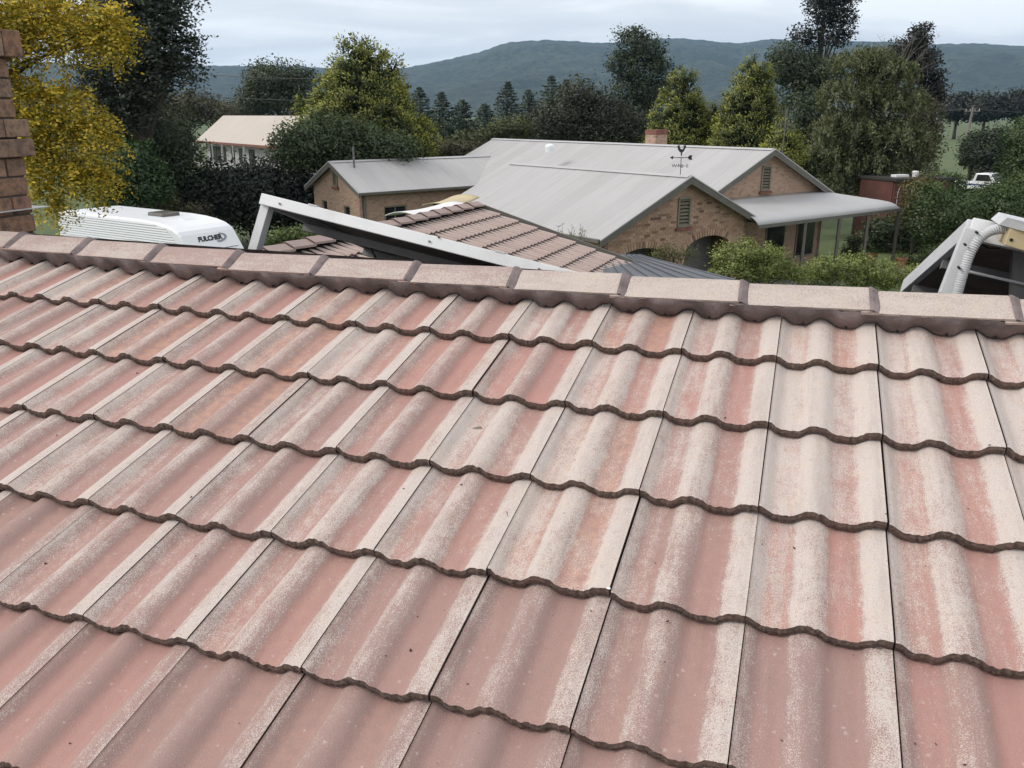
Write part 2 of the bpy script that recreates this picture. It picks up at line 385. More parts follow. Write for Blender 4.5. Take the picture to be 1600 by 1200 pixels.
def leaf_material():
    m, nt, nd, lk, b = new_mat('foliage')
    a = N(nt, 'ShaderNodeAttribute'); a.attribute_name = 'tint'
    nd.remove(b)
    d = N(nt, 'ShaderNodeBsdfDiffuse'); t = N(nt, 'ShaderNodeBsdfTranslucent'); g = N(nt, 'ShaderNodeBsdfGlossy')
    g.inputs['Roughness'].default_value = 0.5; g.inputs['Color'].default_value = (1, 1, 1, 1)
    lk.new(a.outputs['Color'], d.inputs['Color']); lk.new(a.outputs['Color'], t.inputs['Color'])
    m1 = N(nt, 'ShaderNodeMixShader'); m1.inputs[0].default_value = 0.28
    m2 = N(nt, 'ShaderNodeMixShader'); m2.inputs[0].default_value = 0.03
    lk.new(d.outputs[0], m1.inputs[1]); lk.new(t.outputs[0], m1.inputs[2])
    lk.new(m1.outputs[0], m2.inputs[1]); lk.new(g.outputs[0], m2.inputs[2])
    lk.new(m2.outputs[0], nd['Material Output'].inputs[0]); return m
M_leaf = leaf_material()
def ground_material():
    m, nt, nd, lk, b = new_mat('grass_ground')
    pos = N(nt, 'ShaderNodeNewGeometry').outputs['Position']
    n1 = noise_n(nt, pos, 0.02, 5, 0.6); n2 = noise_n(nt, pos, 0.7, 5, 0.7)
    c = mix_c(nt, ramp(nt, n1, [(0.35, 0.0), (0.65, 1.0)]), (0.08, 0.115, 0.034), (0.12, 0.145, 0.052))
    c = mix_c(nt, ramp(nt, n2, [(0.4, 0.0), (0.7, 0.6)]), c, (0.05, 0.075, 0.022))
    c = mix_c(nt, ramp(nt, noise_n(nt, pos, 9.0, 5, 0.75), [(0.42, 0.0), (0.66, 0.8)]), c, (0.035, 0.055, 0.015))
    lk.new(c, b.inputs['Base Color']); b.inputs['Roughness'].default_value = 0.95; return m
def hill_material():
    m, nt, nd, lk, b = new_mat('forested_hill')
    pos = N(nt, 'ShaderNodeNewGeometry').outputs['Position']
    n1 = noise_n(nt, pos, 0.030, 5, 0.8); n2 = noise_n(nt, pos, 0.004, 4, 0.6)
    c = mix_c(nt, ramp(nt, n1, [(0.35, 0.0), (0.68, 1.0)]), (0.005, 0.010, 0.006), (0.085, 0.105, 0.05))
    c = mix_c(nt, ramp(nt, n2, [(0.48, 0.0), (0.66, 0.7)]), c, (0.012, 0.019, 0.010))
    lk.new(c, b.inputs['Base Color']); b.inputs['Roughness'].default_value = 1.0
    bump(nt, b, n1, 1.0, 22.0); return m

# ------------------------------------------------------------------ ground and hills
def polar_sheet(name, rs, azs, hfun, mat):
    V = [(r * math.sin(a), r * math.cos(a), hfun(r, a)) for r in rs for a in azs]
    n = len(azs); F = [(i * n + j, i * n + j + 1, (i + 1) * n + j + 1, (i + 1) * n + j) for i in range(len(rs) - 1) for j in range(n - 1)]
    return mesh_obj(name, V, F, mat, smooth=True, kind='structure')
g = mesh_obj('ground', [(-9000, -300, 0), (9000, -300, 0), (9000, 9000, 0), (-9000, 9000, 0)], [(0, 1, 2, 3)], ground_material(), kind='structure')
SKY_PX = [(-500, 92), (-200, 96), (0, 95), (120, 100), (285, 103), (400, 103), (490, 106), (560, 112), (610, 110), (650, 103), (700, 94), (745, 84), (780, 72), (800, 67), (850, 64),
          (950, 68), (1040, 60), (1100, 64), (1150, 69), (1200, 62), (1260, 66), (1330, 66), (1400, 66), (1460, 70), (1520, 68), (1600, 73), (1800, 78), (2100, 84)]
def crest_h(az, dist):
    # photo column of this azimuth at the skyline, read from the list and turned into a height at dist
    x = 800 + FPX * math.tan(az) * (math.cos(PITCH) + 0.395 * math.sin(PITCH))
    y = np.interp(x, [p[0] for p in SKY_PX], [p[1] for p in SKY_PX])
    q = at(x, y, dist * math.cos(az)); return q.z
def hill_h(r, a):
    H = crest_h(a, 4600)
    s = min(1, max(0, (r - 2100) / 2500)); s2 = s * s * (3 - 2 * s)
    p = Vector((r * math.sin(a) * 0.0016, r * math.cos(a) * 0.0016, 0.3))
    ridge = abs(mnoise.noise(p)) * 2 - 0.35
    sp = mnoise.fractal(p * 3.1, 0.8, 2.0, 3) * 0.10
    base = H * (0.02 + 0.98 * s2)
    mod = s * (1 - s) * 4
    h = base + H * mod * (0.20 * ridge + sp)
    h = min(h, EYE + (H - EYE) * (r / 4600) * 0.965) if r < 4560 else h
    if r > 4600: h = H - (r - 4600) * 0.05
    k = Vector((r * math.sin(a) * 0.03, r * math.cos(a) * 0.03, 1.7))
    return h + mnoise.fractal(k, 0.9, 2.0, 2) * 4.5 * s - 3 * (1 - s)
M_hill = hill_material()
polar_sheet('hills', list(np.linspace(2100, 4600, 64)) + [4700, 5000, 5600], [R(a) for a in np.linspace(-46, 46, 640)], hill_h, M_hill)

# ------------------------------------------------------------------ our house: the tiled roof in the foreground
YAW, SLOPE, GAUGE, TW = R(-18.72), R(16.53), 0.360, 0.30
CD = Vector((math.cos(YAW), math.sin(YAW), 0)); HH = Vector((-math.sin(YAW), math.cos(YAW), 0)); ZZ = Vector((0, 0, 1))
US = HH * math.cos(SLOPE) + ZZ * math.sin(SLOPE); NN = CD.cross(US)
O0 = Vector((-0.297, 2.955, -0.726 + EYE))       # front edge of the top course at joint 0
PU = [0, .03, .075, .115, .15, .25, .285, .32, .36, .41, .46, .51, .555, .60, .64, .745, .785, .825, .865, .905, .95, 1.0]
PH = [-1, -4, -15, -22, -23.5, -23.5, -22, -14, -4.5, -0.5, -1, -5, -13, -21.5, -23.5, -23.5, -22, -14, -5, -1.2, 0, -1]
def prof(u):
    u = u % 1.0 if not 0 <= u <= 1 else u
    return float(np.interp(u, PU, PH)) * 0.001
def tile_mesh(seed, nu=44, width=TW, length=0.42, lift=0.031, thick=0.027, rough=1.6, name='roof_tile', mat=None, gap=0.0034):
    r = random.Random(seed)
    us = [i / nu for i in range(nu + 1)]
    V, F, UV, FM = [], [], [], []
    x = lambda u: gap / 2 + u * (width - gap)
    jit = [mnoise.noise(Vector((u * 22, seed * 3.3, 0))) * 0.0026 * rough + r.uniform(-.0009, .0009) * rough for u in us]
    jb = [mnoise.noise(Vector((u * 14, seed * 5.1, 4))) * 0.0035 * rough + r.uniform(-.0012, .0012) for u in us]
    warp = [r.uniform(-1, 1) * 0.0012 for _ in range(2)]
    rows = [length, 0.30, 0.18, 0.08, 0.008, 0.0015]
    for k, y in enumerate(rows):
        for i, u in enumerate(us):
            z = prof(u) - lift * y / GAUGE + warp[0] * math.sin(u * 3) + (-0.0028 if k == 5 else -0.0006 if k == 4 else 0)
            V.append((x(u), y + (jit[i] if k >= 4 else 0), z)); UV.append((u, y / length))
    for i, u in enumerate(us):
        V.append((x(u), -0.001 + jit[i], prof(u) - thick * 0.5 + warp[0] * math.sin(u * 3))); UV.append((u, 0))
    for i, u in enumerate(us):
        V.append((x(u), 0.002 + jit[i] + abs(jb[i]), prof(u) - thick + jb[i])); UV.append((u, 0))
    for i, u in enumerate(us):
        V.append((x(u), 0.05, prof(u) - thick)); UV.append((u, 0))
    n = nu + 1; nr = len(rows) + 3
    for k in range(nr - 1):
        for i in range(nu):
            F.append((k * n + i, (k + 1) * n + i, (k + 1) * n + i + 1, k * n + i + 1)); FM.append(0 if k < 5 else 1)
    # side faces down the laps
    for i, sgn in ((0, 1), (nu, -1)):
        base = len(V)
        for k in range(6):
            a = V[k * n + i]; V.append((a[0], a[1], a[2] - 0.014)); UV.append((us[i], 0))
        for k in range(5):
            q = (k * n + i, base + k, base + k + 1, (k + 1) * n + i); F.append(q if sgn < 0 else q[::-1]); FM.append(1)
    me = bpy.data.meshes.new(name)
    me.from_pydata(V, [], F)
    for m in (mat or M_tile, M_edge): me.materials.append(m)
    me.polygons.foreach_set('material_index', FM)
    me.polygons.foreach_set('use_smooth', [i < nu * 4 for i in range(len(F))])
    ul = me.uv_layers.new(name='UVMap'); idx = np.zeros(len(me.loops), np.int32); me.loops.foreach_get('vertex_index', idx)
    ul.data.foreach_set('uv', np.asarray(UV, np.float32)[idx].ravel())
    me.update(); return me
def frame_matrix(ox, oy, oz, p):
    m = Matrix((ox, oy, oz)).transposed().to_4x4(); m.translation = p; return m
def rshift(c):                         # the ridge climbs away a little towards its far end
    return 0.06 * max(0, (-2.5 - c) / 5) ** 1.3

house = thing('tiled_house', 'low pink concrete tiled roof with mortared ridge caps filling the foreground', 'house', O0 + HH * 0.36 - ZZ * (O0.z))
APEX = O0 + HH * 0.36 + ZZ * 0.115
# deck under the tiles, both slopes
def roof_pt(c, v, n): return O0 + CD * (c * TW) + US * v + NN * n
RS = HH * math.cos(SLOPE) - ZZ * math.sin(SLOPE)
c0, c1 = -16, 14
ridge_a, ridge_b = roof_pt(c0, 0.375, -0.075), roof_pt(c1, 0.375, -0.075)
dm = MB()
fa, fb = roof_pt(c0, -4.0, -0.075), roof_pt(c1, -4.0, -0.075)
ra, rb = ridge_a + RS * 4.4, ridge_b + RS * 4.4
dm.add([fa, fb, ridge_b, ridge_a, rb, ra], [(0, 1, 2, 3), (3, 2, 4, 5)])
deck = dm.build('roof_deck', M_black, house)
wm = MB()
for p0, p1 in ((fa, fb), (ra, rb)):
    q0, q1 = p0 + (p1 - p0) * 0.02, p0 + (p1 - p0) * 0.98
    inn = HH * (0.5 if p0 is fa else -0.5)
    q0, q1 = q0 + inn, q1 + inn
    wm.add([Vector((q0.x, q0.y, 0)), Vector((q1.x, q1.y, 0)), q1 - ZZ * 0.05, q0 - ZZ * 0.05], [(0, 1, 2, 3)])
wm.build('wall', M_far_wall, house)
tmeshes = [tile_mesh(s) for s in range(6)]
for k in range(1, 10):                 # courses, top to bottom
    v = -(k - 1) * GAUGE
    lo_c = [-11, -10, -8, -7, -6, -5, -4, -4, -3][k - 1]
    hi_c = [9, 9, 8, 8, 8, 7, 7, 7, 6][k - 1]
    for c in range(lo_c, hi_c + 1):
        o = bpy.data.objects.new('roof_tile', rnd.choice(tmeshes)); COL.objects.link(o)
        o.parent = deck
        j = rnd.uniform(-0.0012, 0.0012) - (0.002 if (c, k) in ((-1, 1), (-1, 2), (0, 2), (0, 6)) else 0)
        a = rnd.uniform(-0.0018, 0.0018); tl = rnd.uniform(-0.005, 0.005)
        Y = (US + CD * a).normalized(); X = (CD - US * a + NN * tl).normalized(); Z = X.cross(Y).normalized()
        o.matrix_local = frame_matrix(X, Y, Z, roof_pt(c, v + rnd.uniform(-.003, .003), rnd.uniform(-.001, .001)) + CD * j)
        if k <= 4: cr_ = 0.48 + 0.04 * c + (0.06 if k in (2, 3) else 0)
        elif k == 5: cr_ = 0.24
        else: cr_ = 0.13
        if k <= 4: cr_ = min(0.80, max(0.47, cr_))
        cr_ += rnd.gauss(0, 0.10)
        mauve = min(1, max(0, (0.62 if c < -1 else 0.42) + rnd.uniform(-.45, .45) + (0.28 if k >= 5 else 0)))
        o.color = (min(1, max(0, cr_)), mauve, 1.0 if rnd.random() < 0.2 else rnd.uniform(0, .35), 1)

# ridge caps: angular caps, each lapping over the next towards the right
CAP_P = 1.405
def ridge_pt(c, across, up):           # across < 0 on the camera's side of the apex
    return O0 + CD * (c * TW) + HH * (0.352 + across) + ZZ * (0.160 + up) + US * rshift(c)
caps = []
cc = 6.33
while cc > -13: caps.append(cc); cc -= CAP_P
caps = [6.33 + CAP_P, 6.33 + 2 * CAP_P, 6.33 + 3 * CAP_P] + caps
def cap_mesh(cr_end, jit):
    """from its low left end to its raised right end"""
    V, F, UV, FM = [], [], [], []
    cl, crr = cr_end - CAP_P - 0.10, cr_end
    sec = [(-0.118, -0.052), (-0.092, -0.0405), (-0.018, -0.0045), (-0.006, -0.001), (0.006, -0.001), (0.018, -0.0045), (0.092, -0.0405), (0.118, -0.052)]
    m = len(sec); nx = 9
    for t in range(nx + 1):
        s = t / nx; c = cl + (crr - cl) * s
        lift = -0.003 + 0.010 * s + jit[0] * .6 * (s - .5)
        for j, (a, u_) in enumerate(sec):
            ed = mnoise.noise(Vector((c * 9, j, 0.3))) * 0.0022 if j in (0, m - 1) else 0
            V.append(ridge_pt(c, a * (1 + jit[1]), u_ + lift + ed)); UV.append((0.30 + 0.22 * (1 - abs(a) / .118) + (0.10 if j < 1 else 0), s))
    n = m
    for t in range(nx):
        for j in range(m - 1):
            F.append((t * n + j, (t + 1) * n + j, (t + 1) * n + j + 1, t * n + j + 1)); FM.append(0)
    k = len(V)
    for t in range(nx + 1):            # underside
        for j in range(m):
            V.append(V[t * n + j] - ZZ * 0.007 + HH * (0.004 if j < m / 2 else -0.004)); UV.append((0.1, 0))
    for t in range(nx):
        for j in (0, m - 1):
            a, b_ = t * n + j, (t + 1) * n + j
            q = (a, k + a, k + b_, b_); F.append(q if j == 0 else q[::-1]); FM.append(0)
    for t in (0, nx):
        for j in range(m - 1):
            a, b_ = t * n + j, t * n + j + 1
            q = (a, b_, k + b_, k + a); F.append(q if t == 0 else q[::-1]); FM.append(1)
    return V, F, UV, FM
for i, ce in enumerate(caps):
    V, F, UV, FM = cap_mesh(ce, (rnd.uniform(-.004, .004), rnd.uniform(-.04, .04)))
    o = mesh_obj('ridge_cap', V, F, [M_cap, M_mortar], house, uv=UV, fmat=FM)
    right = ce > 2
    o.color = ((0.66 if right else 0.50) + rnd.uniform(-.08, .08), rnd.uniform(0, .5), rnd.uniform(0, .4), 1)
    if abs(ce - (6.33 - 7 * CAP_P)) < .1: o.color = (0.22, 0.1, 0.9, 1)      # one cap has kept its red slip
    # mortar pointing where this cap laps on to the next
    V, F = [], []
    for s, (dc, dn) in enumerate(((-0.02, 0.0105), (0.015, 0.0105), (0.07, 0.002), (0.105, -0.006))):
        for j, (a, u_) in enumerate(((-0.121, -0.055), (-0.09, -0.039), (-0.014, -0.0028), (0, 0.0), (0.014, -0.0028), (0.121, -0.055))):
            w = rnd.uniform(-.004, .004) if s in (2, 3) else 0
            V.append(ridge_pt(ce + dc + w * 3 + (a + .06) * -0.12, a, u_ + dn + (0.0005 if s == 0 else 0)))
    for s in range(3):
        for j in range(5): F.append((s * 6 + j, (s + 1) * 6 + j, (s + 1) * 6 + j + 1, s * 6 + j + 1))
    mesh_obj('mortar_joint', V, F, M_mortar, house)
# bedding mortar below the caps: its lower edge follows the tile rolls
def mortar_strip(side):
    V, F = [], []
    steps = 24
    us = [c0 + i / steps for i in range((c1 - c0) * steps + 1)]
    for c in us:
        f = c - math.floor(c)
        wob = mnoise.noise(Vector((c * 2.2, 0, 5))) * 0.014 + mnoise.noise(Vector((c * 14, 0, 2))) * 0.003
        v = 0.284 + rshift(c) + wob - 0.010 * min(1, max(0, -prof(f) / 0.0235)) ** .6
        h = prof(f) - 0.031 * v / GAUGE
        p1 = roof_pt(c, v, h + 0.0085)
        p0 = roof_pt(c, v + 0.024, h - 0.002)
        top = ridge_pt(c, -0.1195 + mnoise.noise(Vector((c * 5, 7, 1))) * .004, -0.0545 + mnoise.noise(Vector((c * 7, 1, 6))) * .006 + mnoise.noise(Vector((c * 31, 1, 6))) * .003)
        mid = p1.lerp(top, 0.45) + (NN * 0.004 + ZZ * 0.001) * (1 + 2.5 * mnoise.noise(Vector((c * 6, 3, 1))))
        inn = ridge_pt(c, -0.02, -0.055)
        V += [p0, p1, mid, top, inn]
    for i in range(len(us) - 1):
        for j in range(4): F.append((i * 5 + j, (i + 1) * 5 + j, (i + 1) * 5 + j + 1, i * 5 + j + 1))
    return mesh_obj('bedding_mortar', V, F, [M_mortar, M_black], house, smooth=True, fmat=[1 if k % 4 == 0 else 0 for k in range(len(F))])  # underside quads painted black as the shadow line below the mortar
bed = mortar_strip(0)
wh = MB(); 
for c in range(-10, 9):                # weep holes in the pans
    for f in (0.215, 0.70):
        v = 0.284 - 0.010 + rshift(c + f); h = prof(f) - 0.031 * v / GAUGE
        p = roof_pt(c + f + rnd.uniform(-.03, .03), v + 0.001, h + 0.0105)
        w = MB(); r_ = 0.0042
        pr_ = [p + CD * (r_ * math.cos(t) * rnd.uniform(.8, 1.25)) + ZZ * (r_ * 1.1 * math.sin(t)) - HH * 0.010 for t in np.linspace(0, 2 * math.pi, 8)[:-1]]
        w.prism(pr_, HH * 0.02)
        w.build('weep_hole', M_black, bed)
# far ridge side: mortar hidden behind the caps is closed with a plain slope
MB().add([ridge_pt(c0, 0.10, -0.06), ridge_pt(c1, 0.10, -0.06), ridge_pt(c1, 0.16, -0.13), ridge_pt(c0, 0.16, -0.13)], [(0, 1, 2, 3)]).build('bedding_mortar', M_mortar, house)

# chimney at the left end of the ridge
ch = at(55, 345, 4.55)                 # its far right corner
cw, cdp, chz = 0.56, 0.47, 0.0965
zb = ch.z
def chimney_ring(z, hgt, off, per_face, shift, tall=False):
    """bricks round the four faces of one course"""
    A = Vector((ch.x, ch.y, 0)) + CD * off + HH * off
    w, d = cw + 2 * off, cdp + 2 * off
    t = 0.105; mj = 0.009
    def run(p, dirv, inn, length, first):
        n = max(2, round(length / 0.235)) if not tall else round(length / 0.11)
        x = -first * 0.118
        bl = length / n
        while x < length - 0.004:
            a, b_ = max(0, x), min(length, x + bl)
            if b_ - a > 0.03:
                ctr = p + dirv * ((a + b_) / 2) + inn * (t / 2) + ZZ * (z + hgt / 2)
                jx = rnd.uniform(-.003, .003)
                m = MB().obox(ctr + inn * jx, dirv * ((b_ - a - mj) / 2), inn * (t / 2), ZZ * ((hgt - mj) / 2))
                o = m.build('brick', M_brick2, chim)
                bv = o.modifiers.new('bevel', 'BEVEL'); bv.width = 0.005; bv.segments = 2
            x += bl
    run(A, -HH, -CD, d, shift)
    run(A - HH * d - CD * 0.11, -CD, HH, w - 0.11, 1 - shift)
    run(A - CD * w - HH * (d - 0.11), HH, CD, d - 0.11, shift)
    run(A - CD * 0.11, -CD, -HH, w - 0.22, 1 - shift)
chim = MB().obox(Vector((ch.x, ch.y, zb + 0.05)) - CD * cw / 2 - HH * cdp / 2, CD * (cw / 2 - 0.012), HH * (cdp / 2 - 0.012), ZZ * 0.97).build('chimney', M_brick_mortar, house)
z = zb - 0.25
i = 0
offs = [0, 0, 0, 0, 0, 0, 0.042, 0.036, 0, 0, 0]
for i, of in enumerate(offs):
    chimney_ring(z, chz, of, 2, i % 2); z += chz
chimney_ring(z, 0.135, 0.056, 4, 0, True)
fl = Vector((ch.x, ch.y, zb + 0.065))
MB().prism([fl + CD * 0.02 + HH * 0.09, fl + CD * 0.05 - HH * 0.6, fl - CD * 0.1 - HH * 0.6, fl - CD * 0.1 + HH * 0.09], ZZ * 0.004 + CD * 0.001).build('flashing', M_alu, chim)

# loose bits lying on the tiles
def on_tile(c, v, lift=0.0):
    k = math.ceil(-v / GAUGE - 1e-6) if v < 0 else 0
    fr = v + k * GAUGE
    return roof_pt(c, v, prof(c - math.floor(c)) - 0.031 * fr / GAUGE + lift)
dbm = MB()
for _ in range(95):
    c = rnd.uniform(-4.5, 6.5); v = -rnd.uniform(0.55, 2.0) if rnd.random() < .8 else -rnd.uniform(0, .6)
    s = rnd.choice([0.0014, 0.0018, 0.0024, 0.0036]) ; p = on_tile(c, v, s * 0.6)
    a = rnd.uniform(0, 6.28); d = CD * math.cos(a) + US * math.sin(a); e = NN.cross(d)
    pts = [p + d * s * rnd.uniform(.8, 2.2) , p + e * s * rnd.uniform(.5, 1), p - d * s * rnd.uniform(.8, 2), p - e * s * rnd.uniform(.5, 1), p + NN * s]
    dbm.add(pts, [(0, 1, 4), (1, 2, 4), (2, 3, 4), (3, 0, 4)])
tag(dbm.build('leaf_litter', M_debris, kind='stuff'), 'tiny dark brown crumbs of leaf litter scattered over the lower tiles', 'litter', kind='stuff')
p = on_tile(1.2, -0.50, 0.001)
tag(MB().add([p + CD * .022, p + US * .012 + CD * .006, p - CD * .02 - US * .004, p - US * .008, p + NN * .004], [(0, 1, 4), (1, 2, 4), (2, 3, 4), (3, 0, 4)]).build('stone_chip', plain('grey_chip', (0.2, 0.16, 0.14), 0.9)),
    'small grey chip of mortar lying on a pale tile', 'stone chip')
p = on_tile(2.02 - .1, -0.86, 0.002)
tag(MB().tube([p, p + CD * .012 - US * .02, p + CD * .016 - US * .045], [.0007, .0009, .0005], 5).build('twig', M_debris), 'thin dark twig lying across a tile joint', 'twig')
p = on_tile(2.98, -3 * GAUGE + 0.004, 0.002)
dp = MB()
for dx in (0, .004):
    dp.obox(p + CD * dx, CD * .0025, US * .0025, NN * .0015)
tag(dp.build('bird_dropping', M_white, bevel=.001), 'small white bird dropping on the front edge of a tile', 'dropping')

# ------------------------------------------------------------------ tilted solar panels behind the ridge
PD = Vector((0.2819, 0.9020, -0.3270)).normalized()          # down the far roof slope
PB = Vector((0.9181, -0.3569, -0.1725)).normalized()         # along the ridge, leaning down to the right
PN = PB.cross(PD).normalized()
def solar_panel(corner, length, depth, label, fr=0.055, ft=0.04):
    t = thing('solar_panel', label, 'solar panel', corner - ZZ * 0.35, 'tilted solar panels behind the ridge')
    a, b_, c, d = corner, corner + PB * length, corner + PB * length + PD * depth, corner + PD * depth
    q = -PN * fr / 2
    MB().beam(a + q, b_ + q, ft, fr, PN).build('frame_rail', M_alu_w, t, bevel=.003)
    MB().beam(d + q, c + q, ft, fr, PN).build('frame_rail', M_alu, t, bevel=.003)
    for s0, s1 in ((a, d), (b_, c)):
        MB().beam(s0 + q + PD * ft / 2 - PB * 0.0, s1 + q - PD * ft / 2, ft, fr * 0.96, PN).build('frame_rail', M_alu, t, bevel=.003)
    m = (a + c) / 2 - PN * 0.012
    MB().obox(m + PN * 0.003, PB * (length / 2 - .02), PD * (depth / 2 - .02), PN * 0.002).build('glass', M_cell, t)
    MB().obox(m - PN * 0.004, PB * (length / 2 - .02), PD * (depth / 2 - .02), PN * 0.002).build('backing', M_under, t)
    for s in (0.28, 0.75):
        MB().beam(a + PD * depth * s - PN * (fr + .02), b_ + PD * depth * s - PN * (fr + .02), 0.04, 0.04, PN).build('support_rail', M_steel_dk, t)
    return t
CA = at(412, 303, 4.3)
pa = solar_panel(CA, 1.75, 1.55, 'left tilted solar panel with white edge rail above the ridge caps')
MB().beam(CA + PD * 0.03 + PB * .02 - PN * .045, at(398, 392, 4.3) , 0.05, 0.05, PD).build('leg', M_alu_w, pa, bevel=.002)
MB().tube([CA + PB * 0.4 + PD * .45 - PN * .08, CA + PB * 0.55 + PD * .3 - PN * .16, CA + PB * .62 + PD * .2 - PN * .26], .006, 6).build('cable', M_rubber, pa)
MB().tube([at(686.5 / 1, 371.5, 3.93) - PD * .012, at(686.5, 371.5, 3.93) + PD * .01], .004, 8).build('bolt', M_black, pa)
for s_ in (.12, .95, 1.5):
    q = CA + PB * s_ - PN * .03 - PD * .021; MB().tube([q - PD * .006, q + PD * .004], .0055, 8).build('bolt', M_steel_dk, pa)
for s_ in (.3, 1.3):
    MB().obox(CA + PB * s_ + PD * .005 + PN * .003, PB * .025, PD * .028, PN * .003).build('clamp', M_alu, pa)
CB = at(1520, 341, 3.3)
pb = solar_panel(CB, 1.75, 1.55, 'right tilted solar panel with grey conduit at its raised corner', fr=0.085, ft=0.03)
lg0, lg1 = CB + PD * 0.02 - PN * .05 - PD * .05 + PB * .005, at(1479, 462, 3.22)
MB().beam(lg0, lg1, 0.062, 0.045, PD).build('leg', M_alu, pb, bevel=.004)
cdt = [at(x, y, 3.16) for x, y in ((1492, 475), (1501, 440), (1512, 405), (1521, 386), (1531, 372), (1545, 362), (1560, 358), (1582, 357))]
# smooth the conduit path and give it rings
path = []
for i in range(len(cdt) - 1):
    p0 = cdt[max(i - 1, 0)]; p1, p2 = cdt[i], cdt[i + 1]; p3 = cdt[min(i + 2, len(cdt) - 1)]
    for s in np.linspace(0, 1, 30)[:-1]:
        path.append(0.5 * ((2 * p1) + (p2 - p0) * s + (2 * p0 - 5 * p1 + 4 * p2 - p3) * s * s + (-p0 + 3 * p1 - 3 * p2 + p3) * s ** 3))
acc, rad = 0, []
for i, p in enumerate(path):
    if i: acc += (p - path[i - 1]).length
    rad.append(0.0178 + 0.0020 * math.sin(acc * 2 * math.pi / 0.0085))
MB().tube(path, rad, 12).build('conduit', M_conduit, pb, smooth=True)
for x, y in ((1509, 383), (1499, 419), (1527, 364)):
    q = at(x, y, 3.14); MB().tube([q, q + HH * .03], .0045, 8).build('bolt', M_black, pb)
MB().tube([at(1505, 422, 3.5), at(1680, 462, 3.3)], .006, 6).build('brace_rod', M_alu, pb)
MB().beam(at(1592, 378, 3.45), at(1588, 480, 3.42), .05, .04, PD).build('leg', M_steel_dk, pb)
MB().tube([at(1530, 380, 3.3), at(1545, 388, 3.3), at(1560, 388, 3.3), at(1572, 378, 3.3)], .004, 6).build('cable', M_rubber, pb)
bx = thing('isolator_box', 'cream isolator box under a folded metal lid at the frame edge', 'junction box', at(1590, 385, 3.05))
q0, q1, q2, q3 = at(1581, 348, 3.1), at(1640, 364, 3.05), at(1632, 402, 3.05), at(1569, 383, 3.1)
MB().prism([q3, q2, q1, q0], HH * .12).build('body', M_box, bx, bevel=.004)
l0, l1 = at(1561, 351, 3.12), at(1574, 340, 3.1)
MB().prism([l0, l1, at(1650, 358, 3.0), at(1640, 372, 3.02)], HH * .16 + ZZ * .003).build('lid', M_alu, bx)
for x, y in ((1589.5, 350), (1580.5, 375)):
    q = at(x, y, 3.09); MB().tube([q, q + HH * .01], .006, 8).build('screw', M_black, bx)

# ------------------------------------------------------------------ tiled garage behind
GA = at(745, 315, 14.98); GAZ = R(22.1)
GR = Vector((math.sin(GAZ), math.cos(GAZ), 0)); GE = Vector((math.cos(GAZ), -math.sin(GAZ), 0)); GS = R(16.5)
GDN = GE * math.cos(GS) - ZZ * math.sin(GS); GN = GE.cross(GR) * -1
GNR = (-GR).cross(GDN) * -1
GNR = GDN.cross(GR); GNR = GNR if GNR.z > 0 else -GNR
garage = thing('tiled_garage', 'small gabled garage with pink tiled roof beyond the left solar panel', 'garage', Vector((GA.x, GA.y, 0)) - GR * 3)
GL = 7.2
gdm = MB(); top = GA - ZZ * 0.09
lft = -GE * math.cos(GS) - ZZ * math.sin(GS)
gdm.add([top, top - GR * GL, top - GR * GL + GDN * 3.4, top + GDN * 3.4, top - GR * GL + lft * 3.4, top + lft * 3.4], [(0, 1, 2, 3), (1, 0, 5, 4)])
gdeck = gdm.build('roof_deck', M_black, garage)
gt = [tile_mesh(40 + s, nu=16, length=0.40, rough=0.6, name='garage_tile', mat=M_tile_far, lift=0.03, thick=0.024) for s in range(3)]
for k in range(1, 9):
    for c in range(0, 23):
        v = 0.13 + k * GAUGE
        o = bpy.data.objects.new('garage_tile', gt[rnd.randrange(3)]); COL.objects.link(o); o.parent = gdeck
        # tile x runs with GR (away), tile y up the slope
        P_ = GA - ZZ * .045 + GDN * (v + rnd.uniform(-.004, .004)) - GR * ((c + 1) * 0.305 + 0.02)
        X = GR; Y = -GDN; Z = X.cross(Y)
        if Z.z < 0: X = -GR; P_ = P_ + GR * 0.305; Z = X.cross(Y)
        o.matrix_local = frame_matrix(X, Y, Z, P_)
        o.color = (0.52 + rnd.uniform(-.13, .13), rnd.uniform(0.2, .9), rnd.uniform(0, .4), 1)
for k in range(17):
    s0 = k * 0.42; V, F, UV, FM = [], [], [], []
    for t, s in enumerate((s0 - 0.03, s0 + 0.42)):
        for a, u_ in ((-.13, -.058), (-.012, -.002), (.012, -.002), (.13, -.058), (.13, -.085), (-.13, -.085)):
            V.append(GA - GR * s + GE * a + ZZ * (u_ + (0.03 if t == 1 else 0.005))); UV.append((0.36 + .1 * (a > 0), t))
    for j in range(6): F.append((j, (j + 1) % 6, (j + 1) % 6 + 6, j + 6)); FM.append(0)
    F += [(5, 4, 3, 2, 1, 0), (6, 7, 8, 9, 10, 11)]; FM += [1, 1]
    o = mesh_obj('ridge_cap', V, F, [M_tile_far, M_edge], garage, uv=UV, fmat=FM)
    o.color = (0.33 + rnd.uniform(-.1, .1), rnd.uniform(0, .6), .4, 1)
vg = GA + GR * 0.04 - ZZ * .02
MB().prism([vg, vg + GDN * 3.4, vg + GDN * 3.4 - ZZ * .16, vg - ZZ * .16], GR * .03).build('barge_board', M_barge, garage)
bw = GA - GR * .3
MB().prism([Vector((bw.x, bw.y, 0)) + GE * 2.9, Vector((bw.x, bw.y, 0)) - GE * 2.9, bw - GE * 2.9 - ZZ * .98, bw - ZZ * .15, bw + GE * 2.9 - ZZ * .98], -GR * .2).build('wall', M_brick_red, garage)
